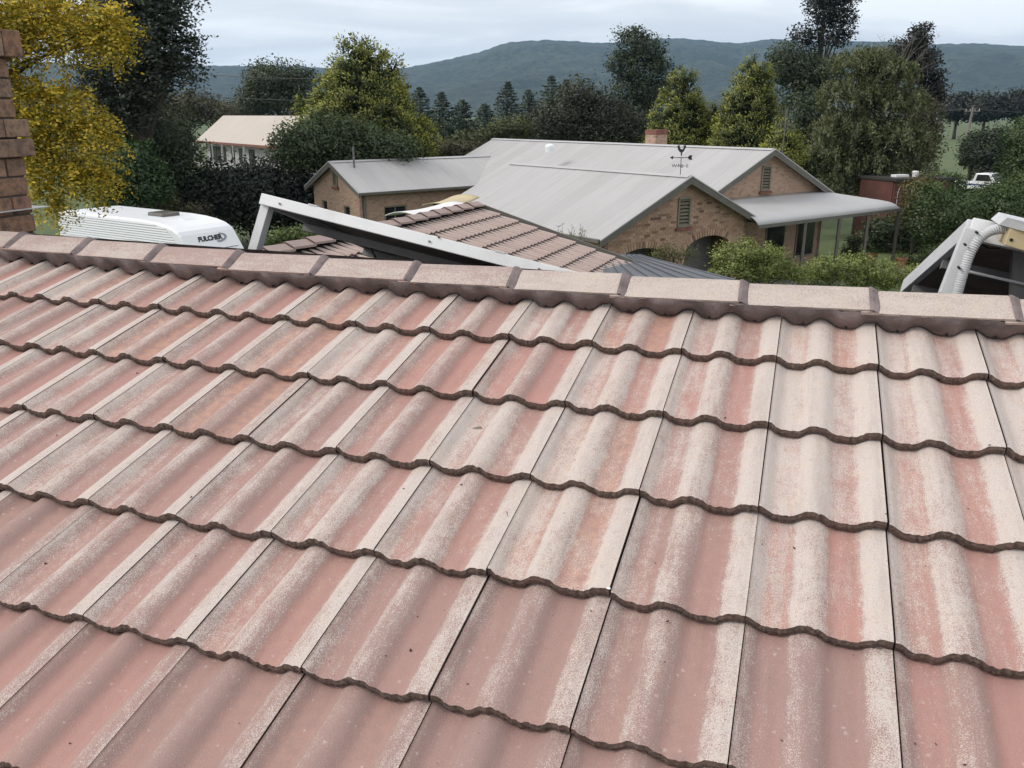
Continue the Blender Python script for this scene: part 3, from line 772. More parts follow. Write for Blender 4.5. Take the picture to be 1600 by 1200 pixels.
MB().prism([Vector((bw.x, bw.y, 0)) + GE * 2.85 - GR * .3, Vector((bw.x, bw.y, 0)) + GE * 2.85 - GR * 6.5, bw + GE * 2.85 - GR * 6.5 - ZZ * 1.02, bw + GE * 2.85 - GR * .3 - ZZ * 1.02], -GE * .2).build('wall', M_brick_red, garage)
# slate blue carport roof beside it
cp = thing('carport', 'low slate blue steel carport roof beside the tiled garage', 'carport', Vector((3.2, 12.5, 0)))
k0, k1, k2, k3 = at(935, 397, 14.6), at(1000, 398, 14.9), at(1150, 436, 12.2), at(950, 448, 11.6)
MB().prism([k0, k3, k2, k1], -ZZ * .05).build('roof_sheet', M_slate, cp)
for s in np.linspace(0.04, 0.96, 9):
    a, b_ = k0.lerp(k1, s), k3.lerp(k2, s); MB().beam(a + ZZ * .006, b_ + ZZ * .006, .022, .012).build('roof_rib', M_slate, cp)
for q in (k3, k2, k1): MB().beam(Vector((q.x, q.y, 0)), q - ZZ * .06, .09, .09, (1, 0, 0)).build('post', M_steel_dk, cp)

# ------------------------------------------------------------------ neighbour's brick house
TH = 0.649
e = Vector((math.cos(TH), math.sin(TH), 0)); b = Vector((-math.sin(TH), math.cos(TH), 0))
SL = 0.414; tS = math.tan(SL)
FA = Vector((5.685, 27.5, EYE - 1.865)); FW, FLEN = 3.832, 9.4
RA = Vector((9.817, 32.675, EYE - 1.232)); RW, RLEN = 4.417, 17.9
brick = thing('brick_house', 'tan brick house with two front gables and pale grey metal roof', 'house', Vector((FA.x, FA.y, 0)))
def corrugated(name, p0, run, down, mat, parent, amp=0.008, pitch=0.0762, seg=4):
    """steel sheeting: waves along run, straight down the slope"""
    L = run.length; n = int(L / pitch * seg); nrm = run.cross(down).normalized()
    if nrm.z < 0: nrm = -nrm
    V, F, UVc = [], [], []
    for i in range(n + 1):
        s = i / n; w = nrm * amp * math.sin(2 * math.pi * s * L / pitch)
        for t in (0, 0.5, 1): V.append(p0 + run * s + down * t + w); UVc.append((s * L, t * down.length))
    for i in range(n):
        for j in (0, 1): F.append((i * 3 + j, i * 3 + 3 + j, i * 3 + 4 + j, i * 3 + 1 + j))
    return mesh_obj(name, V, F, mat, parent, smooth=True, uv=UVc)
def gable_roof(parent, A, ridge_dir, rl, side, w, ts, over=0.0, tagname='roof'):
    """two corrugated slopes, ridge capping, barge boards at the near end, gutters"""
    out = []
    for s in (-1, 1):
        dn = side * (s * w) - ZZ * (w * ts)
        r = corrugated('roof_slope', A, ridge_dir * rl, dn, M_zinc, parent)
        out.append(r)
        g0 = A + dn - ZZ * .05 + side * (s * .05)
        MB().beam(g0, g0 + ridge_dir * rl, .11, .10).build('gutter', M_barge, parent)
        dnn = dn.normalized(); bd = MB()
        a0 = A - ridge_dir * .02 - ZZ * .012
        bd.prism([a0, a0 + dn * 1.01, a0 + dn * 1.01 - ZZ * .21, a0 - ZZ * .23], -ridge_dir * .035)
        bd.build('barge_board', M_barge, parent)
        MB().prism([a0 + ZZ * .03, a0 + dn * 1.01 + ZZ * .03, a0 + dn * 1.01 - ZZ * .01, a0 - ZZ * .01], -ridge_dir * .05 ).build('barge_capping', M_zinc2, parent)
    cap = MB()
    pr_ = [A + side * x + ZZ * (0.035 - abs(x) * ts) for x in (-.17, -.03, .03, .17)]
    cap.add([p for q in pr_ for p in (q, q + ridge_dir * rl)], [(0, 2, 3, 1), (2, 4, 5, 3), (4, 6, 7, 5)])
    cap.build('ridge_capping', M_zinc2, parent)
    return out
gable_roof(brick, FA, b, FLEN, e, FW, tS)
gable_roof(brick, RA, b, RLEN, e, RW, tS)
# front gable wall with two arched openings
def arch_hole(cx, half, spring, rise, n=14):
    pts = [(cx - half, 0.02), (cx - half, spring)]
    for k in range(1, n): 
        t = math.pi - math.pi * k / n
        pts.append((cx + half * math.cos(t), spring + rise * math.sin(t)))
    return pts + [(cx + half, spring), (cx + half, 0.02)]
FO = Vector((FA.x, FA.y, 0)) + b * 0.30
hw = FW - 0.42
fz = FA.z - 0.10
arches = [arch_hole(-1.75, 1.15, 1.75, 0.42), arch_hole(1.45, 1.15, 1.85, 0.46)]
gable_poly = [(-hw, 0), (hw, 0), (hw, fz - hw * tS), (0, fz), (-hw, fz - hw * tS)]
vent_hole = [(-.27 + .1, 2.72), (.27 + .1, 2.72), (.27 + .1, 3.62), (-.27 + .1, 3.62)]
fwall = wall_sheet('front_wall', FO, e, -b, gable_poly, arches + [vent_hole], M_brick, brick)
def louvre(parent, O, d, nrm, s0, s1, z0, z1, n=8):
    fr = MB(); O = Vector(O)
    for s in (s0, s1): fr.beam(O + d * s + ZZ * z0 + nrm * .02, O + d * s + ZZ * z1 + nrm * .02, .06, .06, nrm)
    for zz in (z0, z1): fr.beam(O + d * s0 + ZZ * zz + nrm * .025, O + d * s1 + ZZ * zz + nrm * .025, .06, .06)
    v = fr.build('louvre_vent', M_vent, parent)
    for k in range(n):
        zz = z0 + (z1 - z0) * (k + .5) / n
        MB().obox(O + d * (s0 + s1) / 2 + ZZ * zz - nrm * .02, d * ((s1 - s0) / 2 - .03), nrm * .045 - ZZ * .035, ZZ * .008 + nrm * .006).build('slat', M_vent, v)
    MB().obox(O + d * (s0 + s1) / 2 + ZZ * (z0 - .085) + nrm * .045, d * ((s1 - s0) / 2 + .1), nrm * .05, ZZ * .045).build('sill', M_brick_red, v)
    MB().obox(O + d * (s0 + s1) / 2 + ZZ * ((z0 + z1) / 2) - nrm * .12, d * ((s1 - s0) / 2), nrm * .004, ZZ * ((z1 - z0) / 2)).build('backing', M_shade, v)
louvre(brick, FO, e, -b, -.17, .37, 2.72, 3.62)
# single bricks laid proud of the mortar over the part of the gable that shows
def inside_gable(s, zz):
    return abs(s) < hw - 0.02 and zz < fz - abs(s) * tS - 0.03
def in_arch(s, zz):
    for cx, sp, ri in ((-1.75, 1.75, .42), (1.45, 1.85, .46)):
        if abs(s - cx) < 1.15 + .13:
            t = (s - cx) / 1.28
            if zz < sp + (ri + .17) * math.sqrt(max(0, 1 - t * t)): return True
    return False
bm_ = MB().obox((0, 0, 0), (0.1155, 0, 0), (0, 0.012, 0), (0, 0, 0.0385))
bmesh_data = bpy.data.meshes.new('brick'); bmesh_data.from_pydata([tuple(v) for v in bm_.v], [], bm_.f); bmesh_data.materials.append(M_brick1)
rotm = frame_matrix(e, b, ZZ, Vector((0, 0, 0)))
nb = 0
row = 53
while nb < 300 and row > 20:
    zc = (row + .5) * 0.086
    sft = 0.12 if row % 2 else 0.0
    for k in range(-16, 17):
        s = k * 0.24 + sft
        corners = [(s + dx, zc + dz) for dx in (-.12, .12) for dz in (-.04, .04)]
        if not all(inside_gable(*q) for q in corners): continue
        if any(in_arch(*q) for q in corners): continue
        if s + .12 > -.24 and s - .12 < .44 and 2.58 < zc < 3.68: continue
        if nb >= 300: break
        o = bpy.data.objects.new('brick', bmesh_data); COL.objects.link(o); o.parent = fwall
        m = rotm.copy(); m.translation = FO + e * s + ZZ * zc - b * rnd.uniform(.000, .006); o.matrix_local = m
        nb += 1
    row -= 1
for cx, half, sp, ri in ((-1.75, 1.15, 1.75, .42), (1.45, 1.15, 1.85, .46)):     # rings of bricks on end over the arches
    for k in range(30):
        t0 = math.pi * (k + .5) / 30
        c_ = FO + e * (cx + (half + .115) * math.cos(t0)) + ZZ * (sp + (ri + .10) * math.sin(t0)) - b * .006
        rad_ = (e * math.cos(t0) * .8 + ZZ * (math.sin(t0) * .6 + .4)).normalized(); tg_ = rad_.cross(b).normalized()
        MB().obox(c_, rad_ * .108, tg_ * .043, b * .016).build('arch_brick', M_brick1, fwall)
# porch depth behind the arches
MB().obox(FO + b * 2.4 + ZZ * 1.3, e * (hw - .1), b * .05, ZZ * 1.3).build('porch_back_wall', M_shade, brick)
for cx in (-1.75, 1.45):
    w = MB().obox(FO + b * .9 + e * cx + ZZ * 1.05, e * 1.15, b * .03, ZZ * 1.05).build('roller_door', M_steel_dk, brick)
    for k in range(10): MB().obox(FO + b * .865 + e * cx + ZZ * (.15 + k * .2), e * 1.13, b * .006, ZZ * .085).build('slat', M_steel_dk, w)
# side walls
LO = FO - e * hw
wall_sheet('side_wall', FO + e * hw, b, e, [(0, 0), (6, 0), (6, fz - hw * tS), (0, fz - hw * tS)], [], M_brick, brick)
wall_sheet('side_wall', FO - e * hw, b, -e, [(0, 0), (8.2, 0), (8.2, fz - hw * tS), (0, fz - hw * tS)], [], M_brick, brick)
# rear gable
RO = Vector((RA.x, RA.y, 0)) + b * .28; hw2 = RW - .40; rz = RA.z - .10
rvent = [(-.25, 3.45), (.25, 3.45), (.25, 4.32), (-.25, 4.32)]
rwall = wall_sheet('rear_gable_wall', RO, e, -b, [(-hw2, 0), (hw2, 0), (hw2, rz - hw2 * tS), (0, rz), (-hw2, rz - hw2 * tS)], [[(q[0] , q[1]) for q in rvent]], M_brick, brick)
louvre(brick, RO, e, -b, -.25, .25, 3.45, 4.32)
wall_sheet('side_wall', RO + e * hw2, b, e, [(0, 0), (16, 0), (16, rz - hw2 * tS), (0, rz - hw2 * tS)], [], M_brick, brick)
# two dark windows on the verandah wall
for s in (0.9, 2.9):
    w = MB().obox(RO + e * s - b * .02 + ZZ * 1.4, e * .62, b * .03, ZZ * .75).build('window', M_vent, brick)
    MB().obox(RO + e * s - b * .055 + ZZ * 1.4, e * .55, b * .006, ZZ * .68).build('pane', M_glass, w)
# verandah: lean-to with a rolled front edge, wrapping the right corner
V, F = [], []
zw = EYE - 2.95; ns, nq = 96, 14
def ver_z(t, q):
    k = max(q, (t - 3.55))
    k = max(0, k)
    z = zw - 0.20 * min(k, 1.7)
    if k > 1.7:
        x = min(1, (k - 1.7) / .62); z -= .34 * (1 - math.sqrt(max(0, 1 - x * x)) ) * 0.85 + .10 * x
    return z
for i in range(ns + 1):
    t = -3.3 + 9.28 * i / ns
    for j in range(nq + 1):
        q = 2.3 * (j / nq) ** 0.75
        V.append(RA + e * t - b * (q - .26) - ZZ * (RA.z - ver_z(t, q)))
for i in range(ns):
    for j in range(nq): F.append((i * (nq + 1) + j, i * (nq + 1) + j + 1, (i + 1) * (nq + 1) + j + 1, (i + 1) * (nq + 1) + j))
vr = mesh_obj('verandah_roof', V, F, M_zinc2, brick, smooth=True)
so = vr.modifiers.new('solid', 'SOLIDIFY'); so.thickness = 0.02; so.offset = -1
ze = ver_z(0, 2.3)
vb0, vb1 = RA + e * -3.3 - b * 2.04, RA + e * 5.9 - b * 2.04
vb0.z = vb1.z = ze - .06
MB().beam(vb0, vb1, .09, .12).build('verandah_beam', M_barge, brick)
vb2 = RA + e * 5.93 - b * -.5; vb2.z = ze - .06
MB().beam(vb1, vb2, .09, .12).build('verandah_beam', M_barge, brick)
for t in (-.55, 1.62, 3.55, 5.8):
    p = RA + e * t - b * 2.02; MB().beam(Vector((p.x, p.y, 0)), Vector((p.x, p.y, ze - .12)), .10, .10, (1, 0, 0)).build('verandah_post', M_barge, brick)
p = RA + e * 3.6 + b * 1.2
MB().beam(Vector((p.x, p.y, 0)), Vector((p.x, p.y, ze - .1)), .12, .12, (1, 0, 0)).build('verandah_post', M_shade, brick)
MB().obox(Vector((RA.x, RA.y, .06)) + e * 2 - b * 1.0, e * 3.6, b * 1.4, ZZ * .06).build('verandah_floor', plain('concrete_slab', (0.26, 0.25, 0.235), 0.9, 0.2, 2.0), brick)
# chimney on the far side of the ridge
cpx = at(1025, 222, 41)
nch = MB().obox(Vector((cpx.x, cpx.y, EYE - 1.55)), e * .38, b * .33, ZZ * .66)
uvc = [((v - cpx).dot(e) + (v - cpx).dot(b), v.z) for v in nch.v]
nco = mesh_obj('chimney', nch.v, nch.f, M_brick, brick, uv=uvc)
MB().obox(Vector((cpx.x, cpx.y, EYE - .78)), e * .40, b * .35, ZZ * .10).build('chimney_crown', M_brick_red, nco)
# roof vent
rv = at(859, 229, 39)
MB().tube([rv - ZZ * .25, rv, rv + ZZ * .06, rv + ZZ * .12], [.20, .22, .2, .06], 12).build('roof_vent', M_white, brick)
# left block
THL = R(40.2); el = Vector((math.cos(THL), math.sin(THL), 0)); bl_ = Vector((-math.sin(THL), math.cos(THL), 0))
LA = Vector((-8.04, 38.34, EYE - 1.973)); LW = 2.456; tL = math.tan(R(26.06)); LLEN = 9.3
gable_roof(brick, LA, el, LLEN, bl_, LW, tL)
LO = Vector((LA.x, LA.y, 0)) + el * .25; hl = LW - .3; lz = LA.z - .1
lwin = [[(-.55, 1.55), (.0, 1.55), (.0, 2.35), (-.55, 2.35)], [(1.0, 1.75), (1.5, 1.75), (1.5, 2.45), (1.0, 2.45)]]
lwin = [[(-x, zz) for x, zz in l][::-1] for l in lwin]
lv = [(-.2, 3.15), (.15, 3.15), (.15, 3.8), (-.2, 3.8)]
wall_sheet('block_gable_wall', LO, -bl_, -el, [(-hl, 0), (hl, 0), (hl, lz - hl * tL), (0, lz), (-hl, lz - hl * tL)],
           [[(.55, 1.5), (1.1, 1.5), (1.1, 2.35), (.55, 2.35)], [(-1.45, 1.8), (-.95, 1.8), (-.95, 2.45), (-1.45, 2.45)], lv], M_brick, brick)
louvre(brick, LO, -bl_, -el, -.2, .15, 3.15, 3.8, 6)
def window(parent, O, d, nrm, s0, s1, z0, z1, mull=1):
    m = MB(); O = Vector(O)
    for s in (s0 + .03, s1 - .03): m.beam(O + d * s + ZZ * z0 - nrm * .06, O + d * s + ZZ * z1 - nrm * .06, .06, .05, nrm)
    for zz in (z0 + .03, z1 - .03): m.beam(O + d * (s0 + .06) + ZZ * zz - nrm * .06, O + d * (s1 - .06) + ZZ * zz - nrm * .06, .05, .06)
    for k in range(mull):
        s = s0 + (s1 - s0) * (k + 1) / (mull + 1); m.beam(O + d * s + ZZ * (z0 + .06) - nrm * .065, O + d * s + ZZ * (z1 - .06) - nrm * .065, .04, .04, nrm)
    w = m.build('window', M_vent, parent)
    MB().obox(O + d * (s0 + s1) / 2 + ZZ * (z0 + z1) / 2 - nrm * .09, d * ((s1 - s0) / 2), nrm * .004, ZZ * ((z1 - z0) / 2)).build('pane', M_glass, w)
    MB().obox(O + d * (s0 + s1) / 2 + ZZ * (z0 - .05) + nrm * .03, d * ((s1 - s0) / 2 + .06), nrm * .06, ZZ * .04).build('sill', M_brick_red, w)
window(brick, LO, -bl_, -el, .55, 1.1, 1.5, 2.35, 0); window(brick, LO, -bl_, -el, -1.45, -.95, 1.8, 2.45, 0)
SO = LO - bl_ * hl
shz = lz - hl * tL
wall_sheet('block_side_wall', SO, el, -bl_, [(0, 0), (8, 0), (8, shz), (0, shz)], [[(1.1, 1.0), (2.3, 1.0), (2.3, 2.35), (1.1, 2.35)], [(3.7, 1.5), (5.2, 1.5), (5.2, 2.35), (3.7, 2.35)]], M_brick, brick)
window(brick, SO, el, -bl_, 1.1, 2.3, 1.0, 2.35); window(brick, SO, el, -bl_, 3.7, 5.2, 1.5, 2.35)
MB().tube([SO - bl_ * .06 + el * .12, SO - bl_ * .06 + el * .12 + ZZ * (shz - .05)], .045, 8).build('downpipe', M_barge, brick)
fp = LA + el * .9 - bl_ * .55
MB().tube([fp - ZZ * .45, fp + ZZ * .62], .045, 8).build('flue', M_steel_dk, brick)
MB().tube([at(757, 283, 44), at(757, 272, 44)], .05, 8).build('flue', M_zinc2, brick)

# weather vane on the front ridge
wvp = FA + b * .45 + ZZ * .03
wv = thing('weather_vane', 'black rooster weather vane on the front gable ridge', 'weather vane', wvp)
MB().tube([wvp - ZZ * .05, wvp + ZZ * .54], .011, 8).build('spindle', M_logo, wv)
MB().tube([wvp + ZZ * .52 - Vector((.27, 0, 0)), wvp + ZZ * .52 + Vector((.27, 0, 0))], .012, 6).build('arrow_shaft', M_logo, wv)
MB().prism([wvp + ZZ * .52 + Vector((x, 0, zz)) for x, zz in ((-.36, 0), (-.26, .06), (-.26, -.06))], (0, .01, 0)).build('arrow_head', M_logo, wv)
MB().prism([wvp + ZZ * .52 + Vector((x, 0, zz)) for x, zz in ((.20, .0), (.26, .07), (.36, .07), (.33, 0), (.36, -.07), (.26, -.07))], (0, .01, 0)).build('arrow_tail', M_logo, wv)
rs_ = [(-.13, .30), (-.17, .27), (-.135, .255), (-.12, .19), (-.07, .12), (-.02, .09), (-.02, .0), (.02, .0), (.02, .09), (.07, .13), (.10, .20), (.14, .27), (.11, .33), (.05, .30), (.06, .22), (.0, .19), (-.05, .22), (-.07, .30), (-.09, .34)]
MB().prism([wvp + ZZ * .58 + Vector((x, 0, zz)) for x, zz in rs_][::-1], (0, .012, 0)).build('rooster', M_logo, wv)
for d_, ltr in ((Vector((1, 0, 0)), 'E'), (Vector((-1, 0, 0)), 'W'), (Vector((0, 1, 0)), 'N'), (Vector((0, -1, 0)), 'S')):
    MB().tube([wvp + ZZ * .26, wvp + ZZ * .26 + d_ * .17], .009, 6).build('pointer_arm', M_logo, wv)
    text_mesh('letter', ltr, .15, .006, M_logo, wv, Matrix.Translation(wvp + ZZ * .26 + d_ * .21) @ Matrix.Rotation(R(90), 4, 'X'))
# television aerial
ap = at(1222, 246, 34.5)
an = thing('television_aerial', 'thin television aerial mast above the rear gable', 'aerial', ap)
MB().tube([ap - ZZ * .3, ap + ZZ * 1.8], .016, 6).build('mast', M_steel_dk, an)
for zz, hw_ in ((1.25, .42), (1.75, .36)):
    MB().tube([ap + ZZ * zz - Vector((hw_, 0, 0)), ap + ZZ * zz + Vector((hw_, .1, 0))], .009, 6).build('boom', M_steel_dk, an)
for k in range(8):
    x = -.35 + k * .1
    MB().tube([ap + Vector((x, .02, 1.0)), ap + Vector((x, .02, 1.95))], .0045, 5).build('element', M_steel_dk, an)

# ------------------------------------------------------------------ caravan
VT = R(-30.1); ve = Vector((math.cos(VT), math.sin(VT), -0.014)).normalized(); vb = Vector((-math.sin(VT), math.cos(VT), 0))
vz = vb.cross(ve) * -1
VO = Vector((-16.747, 31.4, 0.05)); VWd = 2.35; VTOP = 2.80
van = thing('caravan', 'white touring caravan with ribbed side parked below the yellow tree', 'caravan', VO + ve * 3.5)
prof_v = [(0, .45), (0, 2.62), (.05, 2.72), (.16, VTOP - .03), (.5, VTOP), (4.6, VTOP), (5.3, VTOP - .03), (5.85, VTOP - .09), (6.25, VTOP - .18), (6.5, VTOP - .30), (6.62, VTOP - .42), (6.95, VTOP - .92), (7.12, VTOP - 1.2), (7.22, 1.3), (7.1, .9), (7.0, .45)]
vp_ = lambda s, y, zz: VO + ve * s + vb * y + ZZ * zz
V, F = [], []
ys = [0, .03, .10, VWd - .10, VWd - .03, VWd]; ins = [.07, .02, 0, 0, .02, .07]
for y, i_ in zip(ys, ins):
    for s, zz in prof_v:
        V.append(vp_(min(max(s, i_ * .4), 7.22 - i_ * .6), y, zz - (i_ if zz > 1.5 else 0)))
n = len(prof_v)
for k in range(len(ys) - 1):
    for i in range(n): F.append((k * n + i, k * n + (i + 1) % n, (k + 1) * n + (i + 1) % n, (k + 1) * n + i))
F += [tuple(range(n))[::-1], tuple((len(ys) - 1) * n + i for i in range(n))]
vo = mesh_obj('body', V, F, M_white, van)
bvm = vo.modifiers.new('bevel', 'BEVEL'); bvm.width = .02; bvm.segments = 2
for k in range(21):                    # horizontal cladding ribs on the near side
    zz = VTOP - .13 - k * .083
    smax = 5.5 if k == 0 else min(6.75, 5.9 + k * .085)
    MB().add([vp_(.04, -.004, zz - .038), vp_(smax, -.004, zz - .038), vp_(smax, -.02, zz - .012), vp_(.04, -.02, zz - .012), vp_(.04, -.004, zz + .038), vp_(smax - .05, -.004, zz + .038)],
             [(0, 1, 2, 3), (3, 2, 5, 4)]).build('cladding_rib', M_white_rib, van)
for s0, s1 in ((.5, 1.9), (2.6, 3.9)):
    w = MB().obox(vp_((s0 + s1) / 2, -.05, 1.60), ve * ((s1 - s0) / 2), vb * .02, ZZ * .3).build('window', M_glass, van)
    MB().obox(vp_((s0 + s1) / 2, -.06, 1.93), ve * ((s1 - s0) / 2 + .05), vb * .03, ZZ * .02).build('window_rail', M_alu, w)
MB().obox(vp_(4.35, 1.25, VTOP + .05), ve * .40, vb * .38, ZZ * .075).build('roof_hatch', M_hatch, van, bevel=.05)
hz = MB().obox(vp_(5.7, 1.3, VTOP - .10), ve * .28 - ZZ * .05, vb * .25, ZZ * .03).build('small_hatch', M_white_rib, van, bevel=.02)
for s in (3.1, 3.95):
    for y in (.1, VWd - .1):
        w = MB().tube([vp_(s, y - .1, .34), vp_(s, y + .1, .34)], .34, 20).build('wheel', M_rubber, van)
        MB().tube([vp_(s, y - .11, .34), vp_(s, y + .11, .34)], .18, 14).build('hub', M_alu, w)
MB().beam(vp_(7.0, VWd / 2, .45), vp_(8.4, VWd / 2, .42), .12, .1).build('drawbar', M_steel_dk, van)
MB().beam(vp_(8.3, VWd / 2, .05), vp_(8.3, VWd / 2, .7), .06, .06, (1, 0, 0)).build('jockey_stand', M_steel_dk, van)
MB().obox(vp_(6.97, VWd / 2, 1.86) + ve * .01, vb * .95, ve * .008, ZZ * .008).build('front_seam', M_logo2, van)
# maker's name on the front
def van_text(txt, size, y, zz, mat, shear=.25):
    up_ = (ZZ * .50 - ve * .33).normalized(); xd = vb
    nz = xd.cross(up_).normalized()
    return text_mesh('lettering', txt, size, .004, mat, van, frame_matrix(xd, nz.cross(xd).normalized(), nz, vp_(6.62 + (VTOP - .42 - zz) * .66, y, zz) + nz * .012), .012, shear)
van_text('FULCHER', .24, 1.12, 2.20, M_logo)
sw = MB()
pts = [(math.cos(t) * .32, math.sin(t) * .16) for t in np.linspace(-1.9, 1.5, 18)]
fs_ = lambda y, zz: vp_(6.645 + (VTOP - .42 - zz) * .66, y, zz)
out_ = [fs_(1.52 + x + zz * .3, 2.20 + zz * .85) for x, zz in pts]
inn_ = [fs_(1.52 + x * .86 - .03 + zz * .3, 2.20 + zz * .62 + .01) for x, zz in pts]
for i in range(17): sw.prism([out_[i], out_[i + 1], inn_[i + 1], inn_[i]], ve * .005)
sw.build('logo_swoosh', M_logo2, van)

# white and cream covers behind the garage ridge
def arched_cover(name, label, mat, p0, p1, width, rise, cat):
    d = (p1 - p0); sd = d.cross(ZZ).normalized(); V, F = [], []
    for i in range(11):
        for j in range(9):
            t = j / 8 * 2 - 1
            V.append(p0 + d * (i / 10) + sd * (t * width / 2) + ZZ * (rise * (1 - t * t) - .05 * math.sin(i / 10 * math.pi)))
    for i in range(10):
        for j in range(8): F.append((i * 9 + j, (i + 1) * 9 + j, (i + 1) * 9 + j + 1, i * 9 + j + 1))
    t = thing(name, label, cat, Vector((p0.x, p0.y, 0)))
    o = mesh_obj('canopy', V, F, mat, t, smooth=True); o.modifiers.new('solid', 'SOLIDIFY').thickness = .02
    for i in (0,):
        for j in (0, 8):
            q = V[i * 9 + j]; MB().beam(Vector((q[0], q[1], 0)), q, .04, .04, (1, 0, 0)).build('pole', M_steel_dk, t)
arched_cover('canvas_cover', 'white canvas cover behind the garage ridge', M_canvas_w, at(628, 339, 23), at(712, 322, 25.5), 1.1, .12, 'canopy')
arched_cover('canvas_awning', 'cream canvas awning above the white cover', M_canvas_c, at(682, 322, 27), at(728, 308, 29.5), 1.0, .08, 'canopy')

# ------------------------------------------------------------------ far house, shed, ute, pole, wires
E0 = at(306, 218, 97); fu = Vector((.6, -.8, 0)); fn = Vector((.8, .6, 0))
E0.z = EYE - 2.75
far = thing('far_house', 'distant long house with pinkish cream roof behind dark shrubs', 'house', Vector((E0.x, E0.y, 0)))
r0 = E0 + fn * 3.3; r0.z = EYE - .12
MB().add([E0, E0 + fu * 24, r0 + fu * 24, r0, E0 + fn * 6.6, E0 + fn * 6.6 + fu * 24], [(0, 1, 2, 3), (3, 2, 5, 4)]).build('roof', M_cream_roof, far)
MB().beam(E0 - ZZ * .1, E0 + fu * 24 - ZZ * .1, .1, .22).build('fascia', M_brick_red, far)
wz = E0.z - .2
wp = E0 + fn * .9 + fu * .6
MB().prism([Vector((wp.x, wp.y, 0)), Vector((wp.x, wp.y, 0)) + fu * 22.6, Vector((wp.x, wp.y, wz)) + fu * 22.6, Vector((wp.x, wp.y, wz))], fn * 4.6).build('wall', M_far_wall, far)
for s0, s1 in ((1.2, 4.6), (5.2, 6.2), (8.0, 8.8), (10.2, 11.0), (13, 14.5)):
    w = MB().obox(wp + fu * (s0 + s1) / 2 - fn * .02 + ZZ * (wz - 1.1 - wp.z), fu * ((s1 - s0) / 2), fn * .03, ZZ * .75).build('window', M_shade, far)
    for k in range(max(1, int((s1 - s0) / 1.1))):
        MB().obox(wp + fu * (s0 + (s1 - s0) * (k + .5) / max(1, int((s1 - s0) / 1.1))) - fn * .055 + ZZ * (wz - 1.1 - wp.z), fu * .42, fn * .005, ZZ * .66).build('pane', M_glass, w)
dk = E0 - fn * .4 + fu * .3
MB().beam(Vector((dk.x, dk.y, wz - 2.2)), Vector((dk.x, dk.y, wz - 2.2)) + fu * 16, .25, .42).build('balcony_edge', M_far_wall, far)
for k in range(6):
    p = Vector((dk.x, dk.y, 0)) + fu * (k * 3.1); MB().beam(p, p + ZZ * (wz), .12, .12, (1, 0, 0)).build('post', M_far_wall, far)

sp0 = at(1394, 312, 42.5)
shed = thing('garden_shed', 'low rust red shed with pale curved hoops behind the verandah', 'shed', Vector((sp0.x, sp0.y, 0)))
sx = Vector((.95, .31, 0)); sy = Vector((-.31, .95, 0))
stz = at(1362, 283, 42.5).z
for k in range(7):
    MB().obox(Vector((sp0.x, sp0.y, stz / 2)) + sx * (.25 + k * .48), sx * .233, sy * .04, ZZ * stz / 2).build('wall_panel', M_redshed, shed)
MB().obox(Vector((sp0.x, sp0.y, stz + .05)) + sx * 1.75 + sy * 1.2, sx * 1.85, sy * 1.4, ZZ * .06).build('roof', M_shade, shed)
MB().obox(Vector((sp0.x, sp0.y, stz / 2)) + sx * 1.68 + sy * 2.4, sx * 1.68, sy * .04, ZZ * stz / 2).build('back_wall', M_redshed, shed)
for q_ in (.0, 3.36):
    MB().obox(Vector((sp0.x, sp0.y, stz / 2)) + sx * q_ + sy * 1.2, sx * .03, sy * 1.16, ZZ * stz / 2).build('side_wall', M_redshed, shed)
for s in (.2, 1.0, 2.7):
    h = Vector((sp0.x, sp0.y, 0)) + sx * s - sy * .1
    MB().tube([h + ZZ * .3, h + ZZ * (stz - .7)] + [h + sx * (.45 * (1 - math.cos(t))) + ZZ * (stz - .7 + .72 * math.sin(t)) for t in np.linspace(.1, 1.57, 8)], .016, 6).build('hoop', M_hoop, shed)
wx = Vector((sp0.x, sp0.y, stz + .11)) + sx * 1.0 + sy * .8
tub = MB(); tub.obox(wx + ZZ * .07, sx * .40, sy * .2, ZZ * .07); 
tag(tub.build('roof_crate', M_canvas_w, bevel=.03), 'white crate lying on the rust red shed roof', 'crate')
tag(MB().tube([wx + sx * .95 , wx + sx * .95 + ZZ * .25, wx + sx * .95 + ZZ * .3], [.13, .17, .13], 12).build('white_tub', M_canvas_w), 'white tub standing beside the crate on the shed roof', 'tub')

